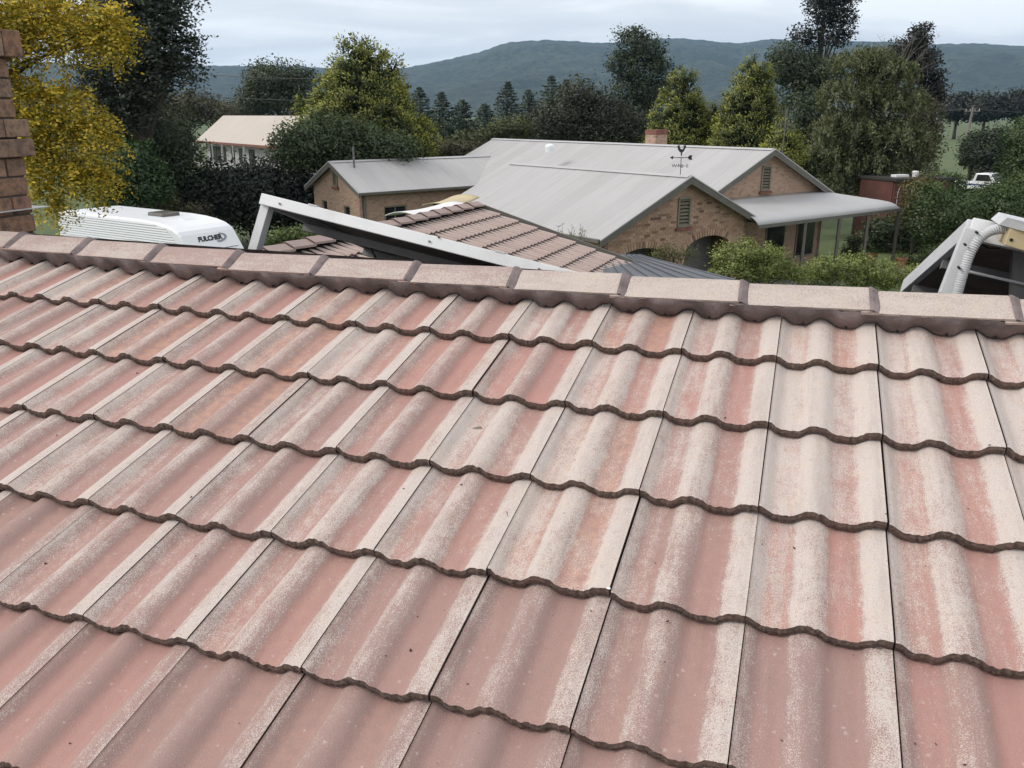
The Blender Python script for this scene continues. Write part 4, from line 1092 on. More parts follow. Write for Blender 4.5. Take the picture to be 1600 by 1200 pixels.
# ute
uc = at(1531, 296, 70); ud = Vector((.62, -.785, 0)).normalized(); us_ = Vector((.785, .62, 0))
U0 = Vector((uc.x, uc.y, 0))
ute = thing('utility_truck', 'white utility truck with blue side stripe parked among shrubs', 'truck', U0)
sec = [(-2.3, .45), (-2.3, .98), (-.35, 1.02), (-.15, 1.70), (.95, 1.72), (1.45, 1.08), (2.25, .95), (2.35, .75), (2.3, .45)]
bd = MB(); bd.prism([U0 + ud * s - us_ * .85 + ZZ * zz for s, zz in sec][::-1], us_ * 1.7); bd.build('body', M_carbody, ute, bevel=.06)
for sd in (-1, 1):
    MB().prism([U0 + ud * s + us_ * (.862 * sd) + ZZ * zz for s, zz in ((-.1, 1.12), (.02, 1.60), (.85, 1.62), (1.18, 1.12))], us_ * .004).build('side_window', M_glass, ute)
    MB().obox(U0 + us_ * (.86 * sd) + ZZ * .82, ud * 2.2, us_ * .006, ZZ * .05).build('side_stripe', M_carblue, ute)
    for s in (-1.45, 1.5):
        w = MB().tube([U0 + ud * s + us_ * (.70 * sd) + ZZ * .33, U0 + ud * s + us_ * (.9 * sd) + ZZ * .33], .33, 18).build('wheel', M_rubber, ute)
        MB().tube([U0 + ud * s + us_ * (.68 * sd) + ZZ * .33, U0 + ud * s + us_ * (.92 * sd) + ZZ * .33], .19, 12).build('rim', M_alu, w)
    MB().obox(U0 + ud * 2.33 + us_ * (.6 * sd) + ZZ * .78, ud * .02, us_ * .16, ZZ * .08).build('headlight', M_glass, ute)
MB().prism([U0 + ud * s + us_ * (-.72) + ZZ * zz for s, zz in ((1.03, 1.66), (1.47, 1.13), (1.485, 1.15), (1.045, 1.68))], us_ * 1.44).build('windscreen', M_glass, ute)
MB().prism([U0 + ud * s + us_ * (-.70) + ZZ * zz for s, zz in ((-.19, 1.62), (-.35, 1.12), (-.365, 1.12), (-.205, 1.62))], us_ * 1.40).build('rear_window', M_glass, ute)

# power pole and wires
pp = at(1503, 252, 115); ptop = Vector((pp.x + .35, pp.y, EYE + .9))
pole = thing('power_pole', 'tall grey timber power pole standing in the green paddock', 'pole', Vector((pp.x, pp.y, 0)))
MB().tube([Vector((pp.x, pp.y, 0)), ptop], [.20, .15], 10).build('shaft', M_wood, pole)
MB().beam(ptop - ZZ * .5 - Vector((1.0, 0, 0)), ptop - ZZ * .5 + Vector((1.0, 0, 0)), .12, .12).build('crossarm', M_wood, pole)
for s in (-.85, -.3, .3, .85): MB().tube([ptop - ZZ * .44 + Vector((s, 0, 0)), ptop - ZZ * .2 + Vector((s, 0, 0))], [.05, .035], 8).build('insulator', M_hoop, pole)
def wire(p0, p1, sag, label, rad_=.02):
    pts = [p0.lerp(p1, t) - ZZ * (sag * 4 * t * (1 - t)) for t in np.linspace(0, 1, 24)]
    tag(MB().tube(pts, rad_, 5).build('power_line', M_wire), label, 'wire', 'overhead power lines')
wire(ptop - ZZ * .2 + Vector((-.85, 0, 0)), at(1140, 150, 80), .5, 'upper overhead wire running left from the power pole')
wire(ptop - ZZ * .25 + Vector((-.3, 0, 0)), at(1140, 156, 80), .6, 'lower overhead wire running left from the power pole')
wire(ptop - ZZ * .2 + Vector((.85, 0, 0)), at(1700, 168, 112), .5, 'overhead wire running right from the power pole')
wire(at(210, 138, 66), at(640, 152, 70), .5, 'overhead wire crossing the round dark tree above the far roof')
wire(at(210, 105, 66), at(640, 117, 70), .5, 'higher overhead wire crossing the crown of the round dark tree')
wire(at(1395, 143, 60), at(1452, 140, 60), .0, 'short pale wire against the willow crown', .03)

# ------------------------------------------------------------------ vegetation
def leaf_quads(C, D, L, Wd, tints, nrm=None):
    """rhombic leaves: centres, long directions, lengths, widths; nrm is the side of the clump a leaf sits on"""
    n = len(C)
    D = D / (np.linalg.norm(D, axis=1, keepdims=True) + 1e-9)
    S = np.cross(D, rng.normal(size=(n, 3))); S /= (np.linalg.norm(S, axis=1, keepdims=True) + 1e-9)
    G = np.cross(D, S)
    if nrm is None: nrm = G
    nrm = nrm / (np.linalg.norm(nrm, axis=1, keepdims=True) + 1e-9)
    flip = ((G * nrm).sum(1) < 0)                     # wind every leaf so that its face looks out of the clump
    S = np.where(flip[:, None], -S, S); G = np.where(flip[:, None], -G, G)
    nrm = nrm * .75 + G * .25
    nrm = nrm / (np.linalg.norm(nrm, axis=1, keepdims=True) + 1e-9)
    L = L[:, None]; Wd = Wd[:, None]
    V = np.stack([C - D * L / 2, C - S * Wd / 2 - D * L * .05, C + D * L / 2, C + S * Wd / 2 - D * L * .05], 1).reshape(-1, 3)
    return V, np.repeat(tints, 4, 0), np.repeat(nrm, 4, 0)
def crown_obj(name, parts, parent):
    V = np.concatenate([p[0] for p in parts]).astype(np.float32); T = np.concatenate([p[1] for p in parts]) * LEAF_GAIN
    Nv = np.concatenate([p[2] for p in parts])
    n = len(V) // 4
    me = bpy.data.meshes.new(name)
    me.vertices.add(len(V)); me.vertices.foreach_set('co', V.ravel())
    me.loops.add(n * 4); me.loops.foreach_set('vertex_index', np.arange(n * 4, dtype=np.int32))
    me.polygons.add(n); me.polygons.foreach_set('loop_start', np.arange(0, n * 4, 4, dtype=np.int32))
    me.update(calc_edges=True)
    me.polygons.foreach_set('use_smooth', np.ones(n, bool))
    ca = me.color_attributes.new('tint', 'FLOAT_COLOR', 'POINT')
    ca.data.foreach_set('color', np.concatenate([T, np.ones((len(T), 1))], 1).astype(np.float32).ravel())
    me.materials.append(M_leaf)
    me.normals_split_custom_set_from_vertices(Nv.astype(np.float32))
    return link(name, me, parent)
LEAF_GAIN = 1.15
def palette(cols, n, clump=None, var=.18):
    cols = np.asarray(cols, float)
    if clump is None: k = rng.random(n)
    else: k = np.clip(clump + rng.normal(0, .18, n), 0, .9999)
    x = k * (len(cols) - 1); i = np.clip(x.astype(int), 0, len(cols) - 2); f = (x - i)[:, None]
    c = cols[i] * (1 - f) + cols[i + 1] * f
    return c * (1 + rng.normal(0, var, (n, 1))).clip(.5, 1.6)
def lobes_px(d, lst, deep=1.0):
    """crown lobes given as photo x, y, half width, half height at distance d"""
    out = []
    for l in lst:
        x, y, rx, ry = l[:4]; dd = d + (l[4] if len(l) > 4 else 0)
        c = at(x, y, dd); k = dd / FPX
        out.append((np.array(c), np.array([rx * k, min(rx, ry * 1.3) * k * deep, ry * k])))
    return out
def broad(lobes, n_clump, per, leaf, cr_, cols, shell=2.4, aspect=.5, droop=0.0, flat=.75):
    parts = []
    vol = np.array([r.prod() ** .67 for _, r in lobes]); share = vol / vol.sum()
    for (c, r), s in zip(lobes, share):
        m = max(3, int(n_clump * s))
        d = rng.normal(size=(m, 3)); d /= np.linalg.norm(d, axis=1, keepdims=True)
        q = c + d * (rng.random((m, 1)) ** (1 / shell)) * r
        ck = rng.random(m)
        sz = cr_ * rng.uniform(.6, 1.35, m)
        idx = np.repeat(np.arange(m), per); nn = len(idx)
        off = rng.normal(size=(nn, 3)); off *= (rng.random((nn, 1)) ** .4 / (np.linalg.norm(off, axis=1, keepdims=True) + 1e-9)) * np.array([1, 1, flat]) * .85
        P_ = q[idx] + off * sz[idx][:, None]
        D = rng.normal(size=(nn, 3)) + off * .8; D[:, 2] = D[:, 2] * .6 - droop
        L = leaf * rng.uniform(.6, 1.4, nn)
        parts.append(leaf_quads(P_, D, L, L * aspect * rng.uniform(.7, 1.3, nn), palette(cols, nn, ck[idx]), off * 1.1 + d[idx] * .6 + np.array([0, 0, .25])))
    return parts
def trunk(base, tops, r0, parent, mat=None, lean=None, name='trunk'):
    m = MB(); base = Vector(base); 
    ctr = sum((Vector(t) for t in tops), Vector()) / len(tops)
    h = ctr.z
    fork = Vector((base.x * .6 + ctr.x * .4, base.y * .6 + ctr.y * .4, max(.3, h * .45)))
    m.tube([base, base.lerp(fork, .5) + Vector((rnd.uniform(-.1, .1), 0, 0)), fork, fork.lerp(ctr, .55), ctr], [r0 * 1.25, r0, r0 * .85, r0 * .55, r0 * .25], 9)
    for t in tops:
        t = Vector(t); st = fork.lerp(ctr, rnd.uniform(0, .5)); mid = st.lerp(t, .5) + Vector((rnd.uniform(-.2, .2), rnd.uniform(-.2, .2), rnd.uniform(0, .3))) * (t - st).length * .3
        m.tube([st, mid, t], [r0 * .45, r0 * .28, r0 * .09], 6)
    return m.build(name, mat or M_bark, parent, smooth=True)
def tree(name, label, cat, lobes, r0, cols, n_clump, per, leaf, cr_, group=None, mat=None, base=None, **kw):
    c = np.mean([l[0] for l in lobes], 0)
    low = min(l[0][2] - l[1][2] for l in lobes)
    base = base or Vector((c[0], c[1], 0))
    t = thing(name, label, cat, base, group)
    trunk(base, [l[0] for l in lobes], r0, t, mat)
    crown_obj('crown', broad(lobes, n_clump, per, leaf, cr_, cols, **kw), t)
    return t
G_DARK = [(.026, .038, .018), (.042, .062, .027), (.062, .085, .037)]
G_MID = [(.038, .06, .018), (.068, .10, .03), (.10, .135, .045)]
G_LIGHT = [(.055, .085, .02), (.095, .135, .033), (.15, .185, .055)]
G_OLIVE = [(.06, .066, .026), (.10, .106, .042), (.14, .14, .06)]
G_BROWN = [(.055, .053, .028), (.088, .08, .04), (.115, .108, .055)]
G_BLUE = [(.024, .042, .028), (.042, .066, .042), (.062, .09, .056)]
YEL = [(.16, .16, .022), (.34, .28, .03), (.56, .41, .035), (.66, .46, .04), (.26, .25, .035)]

# yellow autumn tree on the left, fine pinnate leaves in drooping sprays
yl = lobes_px(12.5, [(60, 22, 75, 36), (140, 40, 42, 32), (20, 66, 36, 22), (165, 62, 20, 16), (100, 72, 36, 12), (50, 140, 30, 16), (110, 158, 36, 24), (75, 200, 52, 32), (145, 195, 30, 22), (60, 250, 45, 32), (120, 265, 42, 24), (160, 288, 20, 15), (70, 305, 22, 24), (-30, 120, 60, 80), (-60, 10, 80, 60)], 1.0)
yt = thing('yellow_tree', 'golden yellow autumn tree at the left edge beside the chimney', 'tree', Vector((at(-120, 300, 13).x, 13.2, 0)))
ym = MB(); yb = Vector(yt.location); yf = at(-70, 200, 13.0)
ym.tube([yb, yb.lerp(yf, .5) + Vector((.08, 0, 0)), yf, yf + Vector((.1, .1, 1.6))], [.15, .12, .10, .05], 9)
for l in yl:
    t_ = Vector(l[0]); st = yf + ZZ * rnd.uniform(-.3, 1.2); m_ = st.lerp(t_, .5) + ZZ * rnd.uniform(.05, .25)
    ym.tube([st, m_, t_], [.035, .02, .007], 6)
ym.build('trunk', M_bark, yt, smooth=True)
def sprays(lobes, n, per, leaf, length, cols, droop=.5):
    parts = []
    vol = np.array([r.prod() ** .67 for _, r in lobes]); share = vol / vol.sum()
    for (c, r), s in zip(lobes, share):
        m = max(4, int(n * s)); d = rng.normal(size=(m, 3)); d /= np.linalg.norm(d, axis=1, keepdims=True)
        ns_ = max(5, m // 26); sd_ = rng.normal(size=(ns_, 3)); sd_ /= np.linalg.norm(sd_, axis=1, keepdims=True)
        sub = c + sd_ * rng.random((ns_, 1)) ** .4 * r
        q = sub[rng.integers(0, ns_, m)] + d * rng.random((m, 1)) ** .5 * r * .34
        ax = d + rng.normal(size=(m, 3)) * .7; ax[:, 2] -= droop; ax /= np.linalg.norm(ax, axis=1, keepdims=True)
        ck = rng.random(m)
        idx = np.repeat(np.arange(m), per); tt = np.tile(np.linspace(0, 1, per), m)
        sd = np.cross(ax[idx], rng.normal(size=(len(idx), 3)) * .3 + np.array([0, 0, 1.])); sd /= np.linalg.norm(sd, axis=1, keepdims=True) + 1e-9
        sgn = np.tile(np.where(np.arange(per) % 2 == 0, 1., -1.), m)[:, None]
        P_ = q[idx] + ax[idx] * (tt * length)[:, None] + sd * sgn * leaf * .55 + np.array([0, 0, -1.]) * (tt ** 2 * length * .35)[:, None]
        D = sd * sgn + ax[idx] * .5 + rng.normal(size=(len(idx), 3)) * .25
        L = leaf * rng.uniform(.7, 1.3, len(idx))
        parts.append(leaf_quads(P_, D, L, L * .48, palette(cols, len(idx), ck[idx], .15), d[idx] + np.array([0, 0, .5]) + rng.normal(size=(len(idx), 3)) * .3))
    return parts
crown_obj('crown', sprays(yl, 4100, 13, .058, .34, YEL), yt)

# dark feathery tree behind it
dl = lobes_px(38, [(185, 20, 70, 40), (235, 60, 50, 38), (275, 88, 36, 17), (180, 95, 55, 40), (245, 115, 42, 18), (160, 150, 42, 40), (215, 150, 48, 30), (255, 30, 28, 25), (150, 10, 60, 40), (290, 60, 20, 12), (240, -20, 50, 30)], .9)
dt = thing('dark_feathery_tree', 'tall dark feathery tree behind the yellow tree', 'tree', Vector((dl[3][0][0], 38.5, 0)))
trunk(dt.location, [l[0] for l in dl], .28, dt)
crown_obj('crown', sprays(dl, 2900, 13, .17, 1.0, [(.02, .027, .018), (.036, .047, .029), (.055, .07, .042)], .15), dt)

def shrub(label, d, lst, cols, n_clump=130, per=42, leaf=.10, cr_=.45, group='shrubs and hedges', name='shrub', **kw):
    return tree(name, label, 'shrub', lobes_px(d, lst), .06, cols, n_clump, per, leaf, cr_, group, **kw)
def bush_tree(label, d, lst, cols, n_clump=260, per=42, leaf=.16, cr_=.8, r0=.2, name='leafy_tree', **kw):
    return tree(name, label, 'tree', lobes_px(d, lst), r0, cols, n_clump, per, leaf, cr_, 'trees beyond the houses', **kw)

shrub('dark leafy shrub mass under the feathery tree', 41, [(205, 200, 60, 50), (245, 215, 55, 45), (275, 255, 45, 50), (190, 260, 50, 55), (150, 230, 40, 60)], G_DARK, 340, 46, .17, .95)
shrub('glossy green shrub between yellow tree and caravan', 36, [(200, 265, 38, 38), (235, 290, 32, 30), (180, 300, 35, 30), (215, 245, 28, 22)], [(.022, .05, .016), (.04, .08, .024), (.06, .10, .03)], 230, 44, .15, .65)
shrub('very dark hedge behind the white caravan', 42, [(330, 297, 50, 44), (390, 294, 55, 46), (445, 292, 50, 46), (290, 300, 40, 40), (480, 320, 40, 40), (360, 320, 60, 30), (430, 330, 50, 30), (520, 330, 40, 26), (330, 315, 60, 45), (410, 312, 70, 50), (270, 320, 40, 40)], [(.014, .021, .016), (.024, .034, .025), (.036, .048, .033)], 760, 48, .18, .9)
shrub('reddish shrub strip behind the caravan roof', 39, [(250, 318, 30, 12), (300, 328, 28, 10)], G_BROWN, 70, 36, .10, .4)
shrub('low green garden plants beyond the left panel leg', 17, [(440, 372, 26, 12), (475, 368, 25, 10), (505, 372, 18, 9), (455, 380, 30, 10)], G_LIGHT, 110, 40, .06, .25)

bush_tree('round dark tree above the cream far roof', 122, [(435, 125, 45, 26), (470, 125, 22, 22), (415, 135, 26, 25), (440, 150, 55, 24), (400, 162, 30, 20)], [(.03, .042, .018), (.05, .065, .028), (.075, .09, .038)], 420, 46, .34, 1.9, r0=.3)
bush_tree('olive brown tree left of the cream far roof', 112, [(305, 165, 38, 26), (275, 180, 40, 30), (340, 178, 26, 16), (262, 215, 34, 34), (285, 235, 26, 26)], G_BROWN, 340, 44, .34, 1.6)
bush_tree('low dark tree behind the cream far roof', 135, [(380, 175, 36, 18), (350, 178, 30, 14), (460, 178, 40, 14), (500, 180, 40, 18)], G_BROWN, 240, 40, .3, 1.4)
bush_tree('bushy dark green tree before the large golden cypress', 41, [(530, 214, 52, 28), (495, 218, 42, 32), (590, 226, 46, 28), (470, 235, 40, 30), (545, 244, 80, 26), (620, 240, 38, 22), (450, 217, 22, 18)], [(.036, .054, .022), (.058, .084, .032), (.085, .115, .046)], 520, 46, .15, .85)

def cypress(label, d, cx, top_y, bot_y, half, n=420, per=46, name='golden_cypress', tips=((.022, .032, .01), (.06, .085, .016), (.34, .345, .06)), spray=.62, shape=.85):
    """conical cypress: plumes of scale leaves, yellow at their tips"""
    apex = at(cx, top_y, d); bz = max(.5, at(cx, bot_y, d).z); H = apex.z - bz; Rr = half * d / FPX
    t = thing(name, label, 'tree', Vector((apex.x, apex.y, 0)), 'conical cypresses')
    MB().tube([Vector((apex.x, apex.y, 0)), Vector((apex.x, apex.y, apex.z - H * .1))], [.28, .04], 8).build('trunk', M_bark, t)
    hgt = 1 - np.sqrt(rng.random(n)); hgt = np.clip(hgt + rng.normal(0, .02, n), 0, .985)
    a = rng.random(n) * 2 * math.pi
    env = (1 - hgt) ** shape * (1 - .16 * np.exp(-((hgt) / .12) ** 2))
    lump = 1 + .16 * np.sin(a * 3 + hgt * 9) + .10 * np.sin(a * 7 - hgt * 21)
    rr = Rr * env * lump * rng.uniform(.72, .98, n)
    q = np.stack([apex.x + rr * np.cos(a), apex.y + rr * np.sin(a), bz + H * hgt * .97], 1)
    out = np.stack([np.cos(a), np.sin(a), np.zeros(n)], 1)
    ax = out * rng.uniform(.5, 1.0, (n, 1)) + np.array([0, 0, 1.]) * rng.uniform(.25, .8, (n, 1)) + rng.normal(size=(n, 3)) * .15
    ax /= np.linalg.norm(ax, axis=1, keepdims=True)
    ck = rng.random(n)
    idx = np.repeat(np.arange(n), per); s = rng.random(len(idx))
    L = spray * rng.uniform(.7, 1.3, n)[idx]
    sp_ = rng.normal(size=(len(idx), 3)); sp_ -= (sp_ * ax[idx]).sum(1, keepdims=True) * ax[idx]
    P_ = q[idx] + ax[idx] * (s * L)[:, None] + sp_ * (L * .26 * (0.25 + s * .9))[:, None] * np.array([1, 1, .7])
    D = ax[idx] + sp_ * .6
    tip = np.clip(s ** 1.2 * .95 + rng.normal(0, .10, len(idx)) + (ck[idx] - .5) * .25, 0, 1)
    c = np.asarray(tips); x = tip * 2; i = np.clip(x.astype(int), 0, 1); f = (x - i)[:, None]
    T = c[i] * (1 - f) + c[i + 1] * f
    LL = spray * .15 * rng.uniform(.7, 1.4, len(idx))
    parts = [leaf_quads(P_, D, LL, LL * .55, T * rng.uniform(.8, 1.2, (len(T), 1)), out[idx] * .5 + sp_ * .6 + ax[idx] * s[:, None] + np.array([0, 0, .2]))]
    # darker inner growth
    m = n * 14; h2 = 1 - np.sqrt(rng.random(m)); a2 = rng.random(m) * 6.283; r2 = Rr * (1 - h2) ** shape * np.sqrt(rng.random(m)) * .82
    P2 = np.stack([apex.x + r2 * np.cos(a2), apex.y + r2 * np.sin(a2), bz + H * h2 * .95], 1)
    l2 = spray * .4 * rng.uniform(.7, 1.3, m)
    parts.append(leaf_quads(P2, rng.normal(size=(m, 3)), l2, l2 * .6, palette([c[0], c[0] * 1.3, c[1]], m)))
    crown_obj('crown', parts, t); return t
cypress('large golden tipped cypress left of the grey roofs', 47, 562, 60, 262, 102, 760, 95, spray=.80, shape=.66)
cypress('slim golden tipped cypress beside the tall gum tree', 52, 1068, 102, 250, 52, 400, 95)
cypress('broad golden tipped cypress nearest the aerial mast', 50, 1180, 84, 262, 64, 480, 95)
cypress('small golden tipped cypress filling between two larger ones', 54, 1118, 160, 252, 34, 220, 80)
cypress('low golden tipped cypress beside the aerial mast', 44, 1226, 196, 262, 24, 160, 80)

def conifer(label, d, cx, top_y, half, tint=G_BLUE, n=34, group='dark conifers in a row'):
    """dark spruce-like tree: tiers of drooping boughs with needles"""
    apex = at(cx, top_y, d); H = apex.z; Rr = half * d / FPX
    t = thing('dark_conifer', label, 'tree', Vector((apex.x, apex.y, 0)), group)
    tr = MB().tube([Vector((apex.x, apex.y, 0)), apex], [.22, .02], 7)
    P_, D, = [], []
    for k in range(n):
        f = (k + .3) / n; z_ = H - (H - .8) * f ** 1.05
        r_ = Rr * (f ** .78) * rnd.uniform(.75, 1.15) + .10
        nb_ = 6 + int(5 * f)
        for j in range(nb_):
            a = 6.283 * (j + rnd.random()) / nb_
            m = int(18 + 26 * f); s = rng.random(m) ** .7
            dr = np.array([math.cos(a), math.sin(a), 0])
            p = np.array([apex.x, apex.y, z_]) + dr * (s * r_)[:, None] + np.array([0, 0, 1.]) * (-.30 * s + .28 * s * s)[:, None] * r_
            p = p + rng.normal(size=(m, 3)) * np.array([.12, .12, .07]) * (0.4 + f)
            P_.append(p); D.append(dr * .8 + rng.normal(size=(m, 3)) * .6 + np.array([0, 0, .15]))
        if k % 3 == 1:
            for j in range(3):
                a = rnd.random() * 6.283; tr.tube([Vector((apex.x, apex.y, z_)), Vector((apex.x + math.cos(a) * r_ * .8, apex.y + math.sin(a) * r_ * .8, z_ - .1 * r_))], [.05, .012], 5)
    tr.build('trunk', M_bark, t)
    P_, D = np.concatenate(P_), np.concatenate(D); L = .20 * (d / 70) * rng.uniform(.8, 1.5, len(P_))
    rad_v = P_ - np.array([apex.x, apex.y, 0]); rad_v[:, 2] = .6 * np.linalg.norm(rad_v[:, :2], axis=1)
    crown_obj('crown', [leaf_quads(P_, D, L, L * .42, palette(tint, len(P_)), rad_v)], t)
for i, (cx, ty, hf, d, w) in enumerate([(655, 142, 24, 70, 'leftmost dark conifer of the row behind the grey roofs'), (690, 149, 26, 72, 'second dark conifer from the left in the row'),
        (722, 162, 22, 74, 'third dark conifer from the left, lower than its neighbours'), (757, 168, 22, 72, 'short dark conifer before the tallest of the row'),
        (792, 133, 24, 76, 'pointed dark conifer standing tall in the middle of the row'), (826, 146, 24, 70, 'dark conifer right of the pointed middle one'),
        (862, 124, 26, 72, 'tall dark conifer left of the brownish thicket'), (885, 130, 22, 75, 'slim dark conifer rising from the brownish thicket')]):
    conifer(w, d, cx, ty - 5, hf + 36)
bush_tree('dark evergreen thicket filling behind the conifer row', 88, [(660, 215, 40, 16), (720, 218, 45, 16), (780, 215, 45, 18), (840, 200, 45, 24), (890, 188, 40, 28), (760, 225, 90, 20), (850, 222, 90, 20)], G_BLUE, 460, 42, .28, 1.3)
bush_tree('brownish dark thicket left of the tall gum tree', 62, [(905, 150, 32, 28), (935, 170, 36, 30), (880, 180, 45, 35), (960, 190, 34, 30), (925, 205, 60, 25), (850, 200, 40, 25), (990, 205, 30, 25)], [(.032, .036, .022), (.05, .056, .033), (.072, .078, .046)], 420, 44, .2, 1.0)
shrub('light olive shrubs just above the rear roof ridge', 54, [(785, 204, 34, 13), (745, 218, 36, 13), (812, 198, 22, 13), (705, 234, 34, 13), (665, 244, 38, 15)], [(.04, .05, .016), (.07, .08, .028), (.10, .11, .04)], 230, 40, .16, .7)
shrub('brownish low bushes behind the left brick block', 52, [(690, 234, 40, 14), (640, 236, 36, 15), (735, 236, 36, 12), (610, 248, 40, 16)], G_BROWN, 220, 40, .16, .8)
# tall gum tree: rounded heads on pale limbs
tree('gum_tree', 'tall rounded gum tree against the hill in the middle', 'tree',
     lobes_px(86, [(985, 68, 24, 22), (1012, 75, 22, 22), (970, 100, 20, 18), (1030, 103, 19, 20), (998, 108, 28, 24), (985, 140, 28, 20), (1015, 145, 26, 20), (965, 165, 16, 14), (998, 180, 30, 24), (1035, 130, 12, 14), (1005, 212, 34, 20)]),
     .35, [(.028, .042, .022), (.048, .068, .034), (.07, .092, .048)], 520, 44, .24, 1.1, 'trees beyond the houses', M_bark_pale, shell=3.0)
# tall thin pine breaking the skyline
tree('tall_pine', 'tall open pine rising above the skyline on the right', 'tree',
     lobes_px(80, [(1300, 10, 30, 22), (1318, 35, 18, 14), (1275, 8, 16, 14), (1293, 50, 30, 13), (1310, 62, 24, 10), (1250, 55, 13, 14), (1266, 52, 9, 12), (1285, 30, 16, 10), (1320, -5, 18, 14), (1262, 80, 14, 12), (1298, -20, 30, 20)]),
     .3, [(.013, .017, .014), (.022, .028, .021), (.036, .042, .03)], 250, 40, .24, .95, 'trees beyond the houses', base=Vector(at(1273, 175, 80)[:2] + (0,)) if False else Vector((at(1273, 175, 80).x, 80, 0)))
bush_tree('dull green leafy tree below the tall pine', 74, [(1228, 85, 24, 18), (1222, 110, 26, 22), (1250, 110, 30, 25), (1280, 120, 35, 25), (1255, 150, 40, 28), (1300, 105, 22, 16)], [(.036, .048, .024), (.058, .076, .035), (.08, .10, .048)], 360, 42, .22, 1.0)
bush_tree('dark shadowy tree between cypress and willow', 58, [(1265, 180, 32, 30), (1290, 210, 40, 35), (1255, 230, 30, 35), (1285, 250, 36, 30)], G_DARK, 300, 44, .2, 1.0)
# willow: hanging strands
def willow(label, d, lst, cols, n=900, per=26, leaf=.15, drop=2.0):
    lobes = lobes_px(d, lst, .9)
    c = np.mean([l[0] for l in lobes], 0); t = thing('willow_tree', label, 'tree', Vector((c[0], c[1], 0)), 'trees beyond the houses')
    trunk(t.location, [l[0] for l in lobes], .3, t, M_bark)
    parts = []
    vol = np.array([r.prod() ** .67 for _, r in lobes]); share = vol / vol.sum()
    for (cc_, r), s in zip(lobes, share):
        m = max(5, int(n * s)); dd = rng.normal(size=(m, 3)); dd /= np.linalg.norm(dd, axis=1, keepdims=True); dd[:, 2] = np.abs(dd[:, 2]) * .9 - .1
        q = cc_ + dd * rng.random((m, 1)) ** .4 * r
        ln = drop * rng.uniform(.4, 1.2, m); dr = rng.normal(size=(m, 3)) * .5; ck = rng.random(m)
        idx = np.repeat(np.arange(m), per); tt = rng.random(len(idx))
        P_ = q[idx] + np.stack([dr[idx, 0] * tt * ln[idx], dr[idx, 1] * tt * ln[idx], -tt * ln[idx]], 1) + rng.normal(size=(len(idx), 3)) * .07
        D = np.stack([rng.normal(0, .8, len(idx)), rng.normal(0, .8, len(idx)), -np.ones(len(idx)) * .8], 1)
        L = leaf * rng.uniform(.7, 1.4, len(idx)); parts.append(leaf_quads(P_, D, L, L * .42, palette(cols, len(idx), ck[idx]), dd[idx] + rng.normal(size=(m, 3))[idx] * .5 + np.array([0, 0, .3])))
    crown_obj('crown', parts, t)
willow('large olive green weeping tree behind the verandah', 46, [(1345, 95, 45, 28), (1390, 110, 45, 30), (1340, 145, 60, 40), (1400, 160, 55, 40), (1330, 200, 60, 45), (1395, 215, 65, 45), (1345, 255, 70, 40), (1410, 255, 55, 30), (1310, 285, 40, 30), (1345, 290, 45, 25), (1430, 215, 30, 32), (1300, 235, 40, 45), (1370, 85, 30, 18)],
       [(.062, .074, .028), (.105, .12, .048), (.15, .162, .07)], 2700, 30, .14, .75)
bush_tree('russet bushy tree at the weeping tree edge', 52, [(1438, 180, 24, 24), (1446, 205, 20, 22), (1430, 220, 26, 24), (1450, 235, 14, 18)], [(.05, .043, .022), (.075, .065, .032), (.10, .085, .045)], 260, 42, .16, .75)
# dark drooping tree with bare twigs beside it
tree('drooping_tree', 'dark ragged drooping tree at the right of the weeping tree', 'tree',
     lobes_px(62, [(1442, 50, 13, 16), (1430, 75, 22, 14), (1410, 80, 20, 16), (1450, 90, 16, 16), (1440, 110, 24, 20), (1462, 130, 14, 22), (1448, 150, 24, 16), (1420, 110, 20, 16), (1468, 148, 9, 14), (1435, 62, 14, 12)]),
     .22, [(.02, .02, .018), (.033, .033, .027), (.048, .046, .036)], 300, 42, .18, .7, 'trees beyond the houses', droop=.5)
bt = thing('bare_tree', 'leafless pale twiggy tree top against the sky', 'tree', Vector((at(1402, 100, 60).x, 60, 0)))
tw = MB()
tb = at(1405, 105, 60)
tw.tube([bt.location, tb], [.14, .035], 7)
for k in range(46):
    a = rnd.uniform(-1.2, 1.2); ln = rnd.uniform(1.0, 3.2); st = Vector(bt.location).lerp(tb, rnd.uniform(.82, 1.0))
    m_ = st + Vector((math.sin(a) * ln * .5, rnd.uniform(-.4, .4), math.cos(a) * ln * .55)); e_ = st + Vector((math.sin(a) * ln, rnd.uniform(-.7, .7), math.cos(a) * ln * .95))
    tw.tube([st, m_, e_], [.02, .012, .006], 4)
    for j in range(4):
        f_ = m_.lerp(e_, rnd.random()); tw.tube([f_, f_ + Vector((rnd.uniform(-.4, .4), rnd.uniform(-.3, .3), rnd.uniform(.2, .6)))], [.008, .004], 4)
tw.build('branches', M_bark_pale, bt)
